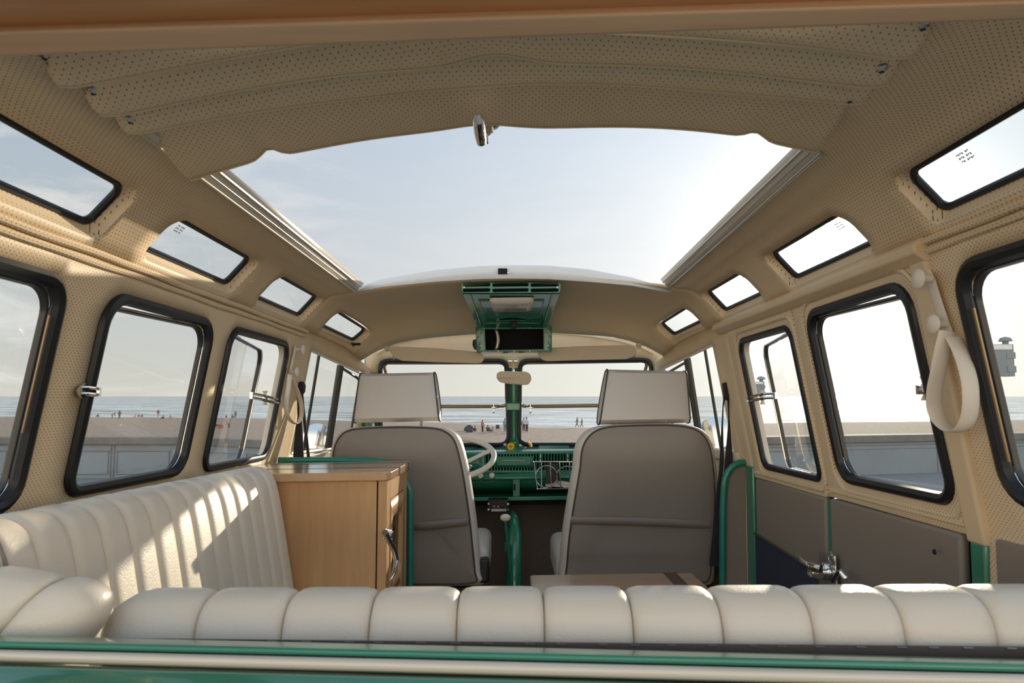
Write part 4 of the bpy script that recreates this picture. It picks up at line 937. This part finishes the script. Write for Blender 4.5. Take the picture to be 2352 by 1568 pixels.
# --- tailgate sill: painted lips below the rear bench
t=struct('trim_9','green and cream painted tailgate sill across the bottom')
sweep('green_lip',[(.795,1458,1512),(.765,1467,1519),(.752,1473,1526),(.750,1487,1543),(.77,1492,1547),(.80,1480,1540)],'green',t,bev=.003)
sweep('cream_strip',[(.765,1489,1545),(.742,1492,1549),(.735,1500,1560),(.735,1515,1578),(.742,1521,1584),(.77,1515,1576)],'cream',t,bev=.003)
sweep('lower_green_panel',[(.755,1522,1585),(.725,1530,1592),(.715,1548,1612),(.66,1600,1700),(.60,1900,2000),(.70,1900,2000)],'green',t,bev=.004)
# coat hook and catch on the left header
tag(mk('latch_peg',MB().tube([PY(806,788,2.9),PY(813,790,2.9),PY(826,790,2.88)],[.003,.006,.006],8).tube([PY(811,789,2.9),PY(811,796,2.9)],.003,6),M['black']),'small black peg below the front left skylight','peg')
# ================================================================ outdoors
def OY(px,py,Y): dx,dz=ray(px,py,False); return V(dx*Y,Y,dz*Y)
M['asphalt']=plain('grey_tarmac',(.26,.25,.24),.8,noise=.2,nscale=6,bump=.3,bscale=60)
M['concrete']=plain('pale_concrete',(.26,.28,.285),.8,noise=.12,nscale=3,bump=.4,bscale=80)
M['concap']=plain('weathered_concrete_cap',(.20,.18,.155),.85,noise=.3,nscale=5,bump=.4,bscale=60)
def sand_mat():
    m,nt,b=new_mat('pebbly_sand'); tc=N(nt,'ShaderNodeTexCoord')
    n=N(nt,'ShaderNodeTexNoise',inp={'Scale':1.6,'Detail':9.,'Roughness':.75}); n2=N(nt,'ShaderNodeTexNoise',inp={'Scale':.05,'Detail':4.})
    nt.links.new(tc.outputs['Object'],n.inputs['Vector']); nt.links.new(tc.outputs['Object'],n2.inputs['Vector'])
    r=N(nt,'ShaderNodeMapRange',inp={1:.36,2:.66}); nt.links.new(n.outputs['Fac'],r.inputs[0])
    c=mixc(nt,r.outputs[0],(.16,.115,.08),(.42,.315,.23)); c=mixc(nt,mth(nt,'MULTIPLY',n2.outputs['Fac'],.5),c,(.30,.225,.17))
    nt.links.new(c,b.inputs['Base Color']); b.inputs['Roughness'].default_value=.95
    bp=N(nt,'ShaderNodeBump',inp={'Strength':.5,'Distance':.1}); nt.links.new(n.outputs['Fac'],bp.inputs['Height']); nt.links.new(bp.outputs[0],b.inputs['Normal'])
    return m
def sea_mat():
    m,nt,b=new_mat('grey_green_sea'); tc=N(nt,'ShaderNodeTexCoord')
    def noise(sx,sy,det=5,rough=.55,dist=0.):
        mp=N(nt,'ShaderNodeMapping'); mp.inputs['Scale'].default_value=(sx,sy,1); nt.links.new(tc.outputs['Object'],mp.inputs[0])
        n=N(nt,'ShaderNodeTexNoise',inp={'Scale':1.,'Detail':float(det),'Roughness':rough,'Distortion':dist}); nt.links.new(mp.outputs[0],n.inputs['Vector']); return n.outputs['Fac']
    sp=N(nt,'ShaderNodeSeparateXYZ'); nt.links.new(tc.outputs['Object'],sp.inputs[0])
    near=N(nt,'ShaderNodeMapRange',inp={1:330.,2:95.}); nt.links.new(sp.outputs['Y'],near.inputs[0])
    f1=noise(.035,.16,6,.62,.8); f2=noise(.35,1.0,5,.7); f3=noise(.006,.035,3)
    k=mth(nt,'ADD',mth(nt,'MULTIPLY',f1,.72),mth(nt,'MULTIPLY',f2,.28))
    thr=mth(nt,'SUBTRACT',.645,mth(nt,'MULTIPLY',near.outputs[0],.20))
    foam=mth(nt,'MULTIPLY',mth(nt,'SUBTRACT',k,thr),14.,True)
    foam=mth(nt,'MULTIPLY',foam,mth(nt,'ADD',mth(nt,'MULTIPLY',near.outputs[0],.6),.25),True)
    base=mixc(nt,f3,(.115,.12,.10),(.23,.225,.175)); base=mixc(nt,mth(nt,'MULTIPLY',near.outputs[0],.5),base,(.36,.36,.29))
    nt.links.new(mixc(nt,foam,base,(.82,.82,.80)),b.inputs['Base Color'])
    nt.links.new(mth(nt,'ADD',.34,mth(nt,'MULTIPLY',foam,.5)),b.inputs['Roughness'])
    h=mth(nt,'ADD',mth(nt,'MULTIPLY',noise(.05,.22,5,.6),1.),mth(nt,'MULTIPLY',noise(.5,1.4,4,.6),.35))
    b.inputs['Specular IOR Level'].default_value=.09
    bp=N(nt,'ShaderNodeBump',inp={'Strength':1.,'Distance':1.6}); nt.links.new(h,bp.inputs['Height']); nt.links.new(bp.outputs[0],b.inputs['Normal'])
    return m
M['sand']=sand_mat(); M['sea']=sea_mat()
ZB=-4.9
skind(mk('sea',MB().box((-9000,90,ZB-.6),(9000,16000,ZB-.15)),M['sea'],out=True,smooth=False),'grey green sea with lines of white surf')
shore=[(-1500,950),(-300,955),(0,957),(300,957.5),(640,962),(800,966),(960,968.5),(1040,970),(1100,975),(1160,980),(1240,981.5),(1400,982),(1540,981),(1700,973),(1900,969),(2130,968),(2352,966),(2700,963),(3600,955)]
sh=[GZ(x,y,ZB) for x,y in shore]
near=[V(p.x*14/p.y if abs(p.x)<60 else p.x*.3,14,ZB) for p in sh]
def lerp(a,b,t): return a+(b-a)*t
mb=MB(); rows=[[lerp(near[i],sh[i],t)+V(0,0,.10*math.sin(i*1.7+t*5)*(1-t)) for i in range(len(sh))] for t in [0,.2,.4,.6,.8,.95,1]]+[[p+V(0,3,-.5) for p in sh]]
mb.loft(rows,False,False)
skind(mk('beach_sand',mb,M['sand'],out=True),'broad pebbly beach between the sea wall and the surf')
skind(mk('parking_ground',MB().box((-60,-25,-1.62),(60,15.5,-1.5)),M['asphalt'],out=True,smooth=False),'grey tarmac of the car park under the bus')
wp=[(-900,1003),(420,1003.5),(660,1012),(1176,1022),(1700,1004),(2170,996.5),(2352,994),(3300,975)]
W3=[GZ(x,y,-.75) for x,y in wp]
sw_=tag(bpy.data.objects.new('sea_wall',None),'low pale concrete sea wall with a weathered cap at the edge of the beach','wall'); COL.objects.link(sw_)
mk('wall_face',MB().loft([[p+V(0,.0,-.82),p+V(0,.28,-4.3),p+V(0,.30,-.12),p+V(0,.0,-.12)] for p in W3]),M['concrete'],sw_,out=True,smooth=False)
mk('wall_cap',MB().loft([[p+V(0,-.06,-.14),p+V(0,.36,-.14),p+V(0,.36,0),p+V(0,-.06,0)] for p in W3]),M['concap'],sw_,out=True,smooth=False,bevel=.02)
def onwall(px,z,off):
    for i in range(len(wp)-1):
        if wp[i][0]<=px<=wp[i+1][0]:
            # crossing of the sight plane with the wall segment
            a,b=W3[i],W3[i+1]; k=(px-1176)/F/ (CT) ; lo,hi=0.,1.
            for _ in range(30):
                m_=(lo+hi)/2; q=a.lerp(b,m_)
                if q.x/q.y< k: lo=m_
                else: hi=m_
            q=a.lerp(b,lo); return V(q.x,q.y+off,z)
for x0,x1 in ((-40,30),(175,262),(282,400),(480,560),(575,640)):
    pts=[onwall(x0,-1.0,-.01),onwall(x1,-1.0,-.01),onwall(x1,-1.42,-.01),onwall(x0,-1.42,-.01)]
    mk('panel_moulding',MB().tube(pts,.012,4,True),M['concrete'],sw_,out=True,smooth=False)
for x in (268,275,1800,2140,2235): mk('wall_joint',MB().tube([onwall(x,-.90,-.004),onwall(x,-1.49,-.004)],.012,4),M['concap'],sw_,out=True,smooth=False)
for z_ in (-.95,-1.02): mk('wall_groove',MB().tube([onwall(x,z_,-.002) for x in (1200,1450,1690,1900,2170,2352)],.005,4),M['concap'],sw_,out=True,smooth=False)
# signs on posts outside the right windows
for px0,px1,py0,py1,Y,lab,pole in ((2262,2328,790,864,7.5,'grey hinged metal box on a post outside the far right window',2268),(1728,1756,876,910,10.5,'grey box on a post seen through the front cargo door window',1731)):
    t=tag(bpy.data.objects.new('post_box',None),lab,'box','boxes on posts'); COL.objects.link(t)
    a=OY(px0,py1,Y); b=OY(px1,py0,Y); h_=b.z-a.z
    mk('box_body',MB().box((a.x,Y,a.z),(b.x,Y+.12,b.z)),M['concrete'],t,out=True,bevel=.006)
    mk('cap_band',MB().box((a.x,Y-.006,b.z-h_*.17),(b.x-.02,Y+.001,b.z-.004)),M['white'],t,out=True,bevel=.002)
    for k in (.12,.55): mk('hinge_leaf',MB().box((b.x-(b.x-a.x)*.25,Y-.008,a.z+h_*k),(b.x+.012,Y+.02,a.z+h_*(k+.2))),M['concrete'],t,out=True,bevel=.004)
    mk('round_cap',MB().lathe(V(b.x-(b.x-a.x)*.2,Y+.03,b.z),(0,0,1),[(.03,0),(.03,.03),(.07,.035),(.05,.07),(0,.085)],12),M['concrete'],t,out=True)
    pp=OY(pole,py1,Y+.06); mk('post',MB().tube([V(pp.x,Y+.06,b.z-.02),V(pp.x,Y+.06,-1.5 if Y<12 else ZB)],.03,8),M['steel'],t,out=True)
# ---------------------------------------------------------------- people on the beach
M['skin']=plain('skin_tone',(.38,.24,.17),.6); M['hair']=plain('dark_hair',(.04,.03,.025),.6)
def cloth(name,c): M[name]=plain('cloth_'+name,c,.8)
for n_,c in (('cl_red',(.50,.12,.11)),('cl_grey',(.16,.17,.20)),('cl_blue',(.25,.30,.38)),('cl_olive',(.14,.13,.07)),('cl_brown',(.22,.14,.08)),('cl_dark',(.06,.055,.06)),('cl_pale',(.50,.50,.52)),('cl_pink',(.55,.35,.32))): cloth(n_,c)
def person(px,py,hpx,pose,top_,bot,lab,face_=0.,group='people on the beach'):
    P0=GZ(px,py,ZB); sc=1.0
    full={'stand':1.72,'walk':1.72,'bend':1.30,'sit':.92}[pose]
    s_=max(.8,min(1.18,hpx/F*P0.y/full)); 
    J={}
    if pose in('stand','walk'):
        st=.30 if pose=='walk' else .0
        J=dict(pel=(0,0,.95),wst=(0,0,1.10),chest=(0,0,1.33),neck=(0,0,1.48),head=(0,.01,1.60),crown=(0,.01,1.70),
          hL=(-.09,0,.90),kL=(-.10,.05+st*.4,.50),aL=(-.10,st,.08),tL=(-.10,st+.15,.03),hR=(.09,0,.90),kR=(.10,.03-st*.1,.50),aR=(.10,-st,.08 if not st else .14),tR=(.10,-st+.14,.03),
          sL=(-.19,0,1.40),eL=(-.25,-.02-st*.4,1.13),wL=(-.24,.08-st*.2,.88),fL=(-.24,.11-st*.2,.79),sR=(.19,0,1.40),eR=(.25,st*.4,1.13),wR=(.24,.10+st,.90),fR=(.24,.14+st,.82))
    elif pose=='bend':
        J=dict(pel=(0,0,.82),wst=(0,.12,.92),chest=(0,.32,1.04),neck=(0,.44,1.10),head=(0,.54,1.13),crown=(0,.62,1.15),
          hL=(-.09,0,.78),kL=(-.10,.10,.44),aL=(-.10,.0,.08),tL=(-.10,.15,.03),hR=(.09,0,.78),kR=(.10,.10,.44),aR=(.10,0,.08),tR=(.10,.15,.03),
          sL=(-.18,.38,1.05),eL=(-.20,.45,.80),wL=(-.18,.50,.58),fL=(-.18,.52,.50),sR=(.18,.38,1.05),eR=(.20,.45,.80),wR=(.18,.50,.58),fR=(.18,.52,.50))
    else:
        J=dict(pel=(0,0,.12),wst=(0,.0,.27),chest=(0,.04,.50),neck=(0,.07,.65),head=(0,.10,.77),crown=(0,.11,.88),
          hL=(-.10,.05,.12),kL=(-.13,.42,.45),aL=(-.12,.62,.09),tL=(-.12,.78,.04),hR=(.10,.05,.12),kR=(.13,.42,.45),aR=(.12,.62,.09),tR=(.12,.78,.04),
          sL=(-.19,.04,.58),eL=(-.22,.22,.38),wL=(-.14,.42,.46),fL=(-.08,.48,.47),sR=(.19,.04,.58),eR=(.22,.22,.38),wR=(.14,.42,.46),fR=(.08,.48,.47))
    ca,sa=math.cos(face_),math.sin(face_)
    W=lambda p: V(P0.x+s_*(p[0]*ca-p[1]*sa),P0.y+s_*(p[0]*sa+p[1]*ca),ZB+s_*p[2])
    Q={k:W(v) for k,v in J.items()}
    t=tag(bpy.data.objects.new('person',None),lab,'person',group); COL.objects.link(t)
    names=list(Q); idx={k:i for i,k in enumerate(names)}
    E=[('pel','wst'),('wst','chest'),('chest','neck'),('neck','head'),('head','crown')]
    for d in 'LR': E+=[('pel','h'+d),('h'+d,'k'+d),('k'+d,'a'+d),('a'+d,'t'+d),('chest','s'+d),('s'+d,'e'+d),('e'+d,'w'+d),('w'+d,'f'+d)]
    R_={'pel':.13,'wst':.12,'chest':.14,'neck':.055,'head':.095,'crown':.07,'h':.085,'k':.06,'a':.042,'t':.035,'s':.06,'e':.042,'w':.03,'f':.035}
    me=bpy.data.meshes.new('person_body'); me.from_pydata([to_out(Q[k]) for k in names],[(idx[a],idx[b]) for a,b in E],[])
    o=bpy.data.objects.new('body',me); COL.objects.link(o); o.parent=t; me.materials.append(M['skin'])
    o.modifiers.new('k','SKIN'); 
    if not me.skin_vertices: me.attributes
    try:
        sv=me.skin_vertices[0].data
    except Exception:
        sv=None
    if sv is None or len(sv)==0:
        import bmesh
        bm=bmesh.new(); bm.from_mesh(me); bm.verts.layers.skin.verify(); bm.to_mesh(me); bm.free(); sv=me.skin_vertices[0].data
    for k,i in idx.items():
        r=R_.get(k) or R_[k[0]]; sv[i].radius=(r*s_,r*s_)
        sv[i].use_root=(k=='pel')
    u=o.modifiers.new('u','SUBSURF'); u.levels=1; u.render_levels=1
    fw_=W((0,1,0))-W((0,0,0)); fw_.normalize(); sd=W((1,0,0))-W((0,0,0)); sd.normalize()
    def tor(pts): 
        m=MB(); rings=[]
        for k,a,b in pts:
            c=Q[k] if isinstance(k,str) else k
            rings.append([c+sd*(math.cos(2*PI*j/10)*a*s_)+fw_*(math.sin(2*PI*j/10)*b*s_) for j in range(10)])
        return m.loft(rings)
    sh_=tor([(Q['pel']-V(0,0,.04)*s_,.175,.14),('pel',.18,.145),('wst',.165,.13),('chest',.20,.15),(Q['chest'].lerp(Q['neck'],.6),.17,.12),('neck',.07,.07)])
    for d in 'LR': sh_.tube([Q['s'+d],Q['e'+d],Q['w'+d]],[.075*s_,.058*s_,.045*s_],8)
    mk('jacket',sh_,M[top_],t,out=True)
    tr=MB()
    for d in 'LR': tr.tube([Q['h'+d],Q['k'+d],Q['a'+d]],[.105*s_,.078*s_,.06*s_],8)
    mk('trousers',tr,M[bot],t,out=True)
    hc_=Q['head']; mk('hair',MB().lathe(hc_-fw_*.02*s_+V(0,0,.0),(0,0,1),[(.085*s_,-.03*s_),(.108*s_,.03*s_),(.10*s_,.09*s_),(.06*s_,.135*s_),(0,.145*s_)],10),M['hair'],t,out=True)
    mk('nose',MB().lathe(hc_+fw_*.09*s_,fw_,[(.02*s_,0),(.012*s_,.02*s_),(0,.026*s_)],6),M['skin'],t,out=True)
g1='people by the water, left'
PP=[(226,957.3,8,'sit','cl_grey','cl_dark','person sitting alone at the water edge, leftmost on the beach',1.4),
(257,961.5,15,'bend','cl_brown','cl_brown','person in brown bending over at the water edge',-1.2),
(274,961.5,19,'stand','cl_brown','cl_dark','person in brown standing next to the bending one',.3),
(312,957.8,8,'sit','cl_pale','cl_pale','person in pale top sitting, left of the pair beside the red one',1.2),
(317,957.8,8,'sit','cl_grey','cl_dark','person in grey sitting between a pale and a red one',-1.2),
(326,958.2,8,'sit','cl_red','cl_red','person in red sitting at the water edge',.4),
(363,957.5,17,'stand','cl_olive','cl_pink','person in a loose olive coat standing at the water edge',.1),
(376,961.8,9,'sit','cl_brown','cl_dark','person sitting leaning forward, right of the olive coat',1.4),
(391,961.8,9,'sit','cl_pink','cl_brown','small person in pink sitting at the right of that group',.2),
(520,959.5,8,'sit','cl_dark','cl_dark','dark figure sitting by the surf, left one of two',.5),
(533,959.5,8,'sit','cl_brown','cl_dark','dark figure sitting by the surf, right one of two',-.5),
(540.5,959.5,16,'stand','cl_grey','cl_dark','tall dark figure standing by the surf beside two sitting ones',.2),
(486.5,982,18,'stand','cl_blue','cl_pink','person in blue top and pink trousers standing left of a red cool box',1.0),
(526,982,16,'bend','cl_blue','cl_dark','person in pale blue bending to the right of a red cool box',1.5),
(494,981,12,'sit','cl_dark','cl_brown','dark figure sitting just left of the red cool box',-1.),
(1108,992,27,'stand','cl_red','cl_dark','person in a red top standing within the picnic group',-.8),
(1092,991,14,'sit','cl_dark','cl_dark','dark figure sitting hunched left of the red top',1.2),
(1120,991,15,'sit','cl_dark','cl_brown','dark figure sitting right of the red top',-.3),
(1132,992.2,11,'sit','cl_blue','cl_dark','small figure in pale blue sitting in front of a camping chair',1.),
(1160,991,30,'stand','cl_blue','cl_grey','person in a grey blue jacket standing left of the windscreen post',.4),
(1195,991,28,'stand','cl_brown','cl_brown','person in brown half hidden by the windscreen post',.2),
(1203,990,30,'stand','cl_pale','cl_dark','shorter person of the two talking right of the windscreen post',.6),
(1209.5,991.6,33,'stand','cl_pale','cl_dark','taller person with dark cap, of the two talking right of the post',-2.4),
(1326,981.3,23,'walk','cl_brown','cl_brown','person striding along the surf, in front of another walker',1.5),
(1336.5,981.3,20,'walk','cl_brown','cl_brown','shorter walker following along the surf',1.5),
(1546,974,12,'sit','cl_pale','cl_grey','pale figure sitting near the surf behind the passenger headrest',.5)]
for a in PP: person(*a[:7],face_=a[7])
def bx(name,px0,px1,py0,py1,mat,lab,cat_,dep=.5):
    a=GZ(px0,py1,ZB); b=OY(px1,py0,a.y)
    return tag(mk(name,MB().box((a.x,a.y,ZB),(b.x,a.y+dep,b.z)),M[mat],out=True,bevel=.04),lab,cat_)
bx('cool_box',501,513,975,982.6,'cl_red','red cool box on the sand seen through the window above the counter','cool box',.6)
bx('storage_trunk',1070,1086,986,992.5,'cl_dark','long dark trunk at the left end of the picnic group','box')
def chair(px,py,lab):
    P0=GZ(px,py,ZB); t=tag(bpy.data.objects.new('camping_chair',None),lab,'chair'); COL.objects.link(t)
    q=lambda x,y,z:V(P0.x+x,P0.y+y,ZB+z)
    mk('seat',MB().box(tuple(q(-.28,-.25,.38)),tuple(q(.28,.25,.43))),M['cl_dark'],t,out=True,smooth=False)
    mk('backrest',MB().hexa([q(-.28,.22,.45),q(.28,.22,.45),q(.28,.26,.45),q(-.28,.26,.45),q(-.28,.36,.95),q(.28,.36,.95),q(.28,.40,.95),q(-.28,.40,.95)]),M['cl_dark'],t,out=True,smooth=False)
    for x in (-.26,.26):
        for y0,y1 in ((-.25,.3),(.3,-.25)): mk('leg',MB().tube([q(x,y0,0.02),q(x,y1,.42 if y0>0 else .95)],.02,6),M['steel'],t,out=True)
chair(1143,991.5,'dark camping chair standing at the right of the picnic group')
tag(mk('bag_heap',MB().lathe(GZ(1083,990,ZB)+V(-.4,1.6,0),(0,0,1),[(.75,0),(.8,.25),(.55,.6),(.2,.8),(0,.84)],10),M['cl_dark'],out=True),'dark rounded heap of bags beside the trunk','bag')
tag(mk('litter_bag',MB().lathe(GZ(277,977,ZB),(0,0,1),[(.22,0),(.25,.07),(.1,.16),(0,.18)],8),M['white'],out=True),'small white bag lying alone on the sand','bag')
# ================================================================ camera, sun, sky
cd=bpy.data.cameras.new('camera'); co=bpy.data.objects.new('camera',cd); COL.objects.link(co)
cd.sensor_width=36; cd.sensor_fit='HORIZONTAL'; cd.lens=F/2352*36; cd.clip_start=.02; cd.clip_end=40000
cd.dof.use_dof=True; cd.dof.focus_distance=3.; cd.dof.aperture_fstop=10.
co.location=(0,0,EYE); co.rotation_euler=(PI/2+TH,0,0); SC.camera=co
u,v=(1932-1176)/F,(784-600)/F
SD=V(u,CT-v*ST,ST+v*CT).normalized()
sl_=bpy.data.lights.new('sun','SUN'); so=bpy.data.objects.new('sun',sl_); COL.objects.link(so)
sl_.energy=SUN_E; sl_.angle=math.radians(.6); sl_.color=(1,.86,.66); so.rotation_euler=SD.to_track_quat('Z','Y').to_euler(); so.location=SD*30
w=bpy.data.worlds.new('sky'); SC.world=w; w.use_nodes=True; nt=w.node_tree; bg=nt.nodes['Background']
tc=N(nt,'ShaderNodeTexCoord'); nrm=N(nt,'ShaderNodeVectorMath',operation='NORMALIZE'); nt.links.new(tc.outputs['Generated'],nrm.inputs[0])
sp=N(nt,'ShaderNodeSeparateXYZ'); nt.links.new(nrm.outputs[0],sp.inputs[0])
el=mth(nt,'MAXIMUM',sp.outputs['Z'],0.)
dt=N(nt,'ShaderNodeVectorMath',operation='DOT_PRODUCT'); nt.links.new(nrm.outputs[0],dt.inputs[0]); dt.inputs[1].default_value=tuple(SD)
dp=mth(nt,'MAXIMUM',dt.outputs['Value'],0.)
f=mth(nt,'POWER',mth(nt,'MULTIPLY',el,2.3,True),.75)
c=mixc(nt,f,(.64,.615,.54),(.36,.46,.59))
# thin cloud streaks
mp=N(nt,'ShaderNodeMapping'); mp.inputs['Scale'].default_value=(2.2,2.2,9.); nt.links.new(nrm.outputs[0],mp.inputs[0])
cn=N(nt,'ShaderNodeTexNoise',inp={'Scale':2.2,'Detail':9.,'Roughness':.62,'Distortion':.5}); nt.links.new(mp.outputs[0],cn.inputs['Vector'])
cm=N(nt,'ShaderNodeMapRange',inp={1:.46,2:.72}); nt.links.new(cn.outputs['Fac'],cm.inputs[0])
em=N(nt,'ShaderNodeMapRange',inp={1:.46,2:.30}); nt.links.new(el,em.inputs[0])
lf=N(nt,'ShaderNodeMapRange',inp={1:-.18,2:-.50}); nt.links.new(sp.outputs['X'],lf.inputs[0])
c=mixc(nt,mth(nt,'MULTIPLY',mth(nt,'MULTIPLY',mth(nt,'MULTIPLY',cm.outputs[0],em.outputs[0]),mth(nt,'ADD',mth(nt,'MULTIPLY',lf.outputs[0],.92),.08)),.95),c,(.80,.775,.74))
def glow(c,p,col,s):
    g=mth(nt,'MULTIPLY',mth(nt,'POWER',dp,p),s)
    vm=N(nt,'ShaderNodeVectorMath',operation='SCALE'); vm.inputs[0].default_value=col; nt.links.new(g,vm.inputs['Scale'])
    ad=N(nt,'ShaderNodeVectorMath',operation='ADD'); nt.links.new(c,ad.inputs[0]); nt.links.new(vm.outputs[0],ad.inputs[1]); return ad.outputs[0]
c=glow(c,3.,(1,.94,.84),.21); c=glow(c,16.,(1,.96,.88),.28); c=glow(c,120.,(1,.9,.75),1.4)
# the side opposite the sun: a warm band added along the horizon as fill for the cabin, deeper blue sky above it
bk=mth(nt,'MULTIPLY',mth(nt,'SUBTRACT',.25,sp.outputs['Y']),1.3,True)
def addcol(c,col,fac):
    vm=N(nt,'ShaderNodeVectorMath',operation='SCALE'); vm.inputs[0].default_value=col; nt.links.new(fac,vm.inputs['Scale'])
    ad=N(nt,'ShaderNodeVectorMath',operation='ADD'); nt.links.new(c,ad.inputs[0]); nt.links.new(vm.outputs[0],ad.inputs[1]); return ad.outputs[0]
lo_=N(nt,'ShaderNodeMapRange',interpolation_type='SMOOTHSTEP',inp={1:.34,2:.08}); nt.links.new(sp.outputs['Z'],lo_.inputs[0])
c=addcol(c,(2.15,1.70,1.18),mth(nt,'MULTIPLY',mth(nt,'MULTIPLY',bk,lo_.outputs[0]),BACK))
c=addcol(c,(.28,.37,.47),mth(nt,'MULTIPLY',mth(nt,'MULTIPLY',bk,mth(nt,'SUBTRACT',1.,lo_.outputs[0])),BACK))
c=glow(c,9000.,(1,.92,.8),60.)
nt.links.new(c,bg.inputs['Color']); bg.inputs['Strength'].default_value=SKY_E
vs=SC.view_settings; vs.view_transform='Standard'; vs.look='None'; vs.gamma=1; vs.use_curve_mapping=False; vs.exposure=EXPO
# ================================================================ origins at the base of every thing
def kids(o):
    r=[]
    for c_ in o.children: r.append(c_); r+=kids(c_)
    return r
for o in list(COL.objects):
    if o.parent is None and o.type in('EMPTY','MESH'):
        ms=[x for x in [o]+kids(o) if x.type=='MESH']
        if not ms: continue
        lo=[9e9]*3; hi=[-9e9]*3
        for x in ms:
            for vv in x.data.vertices:
                for i in range(3): lo[i]=min(lo[i],vv.co[i]); hi[i]=max(hi[i],vv.co[i])
        base=V((lo[0]+hi[0])/2,(lo[1]+hi[1])/2,lo[2])
        for x in ms: x.data.transform(Matrix.Translation(-base))
        o.location=base
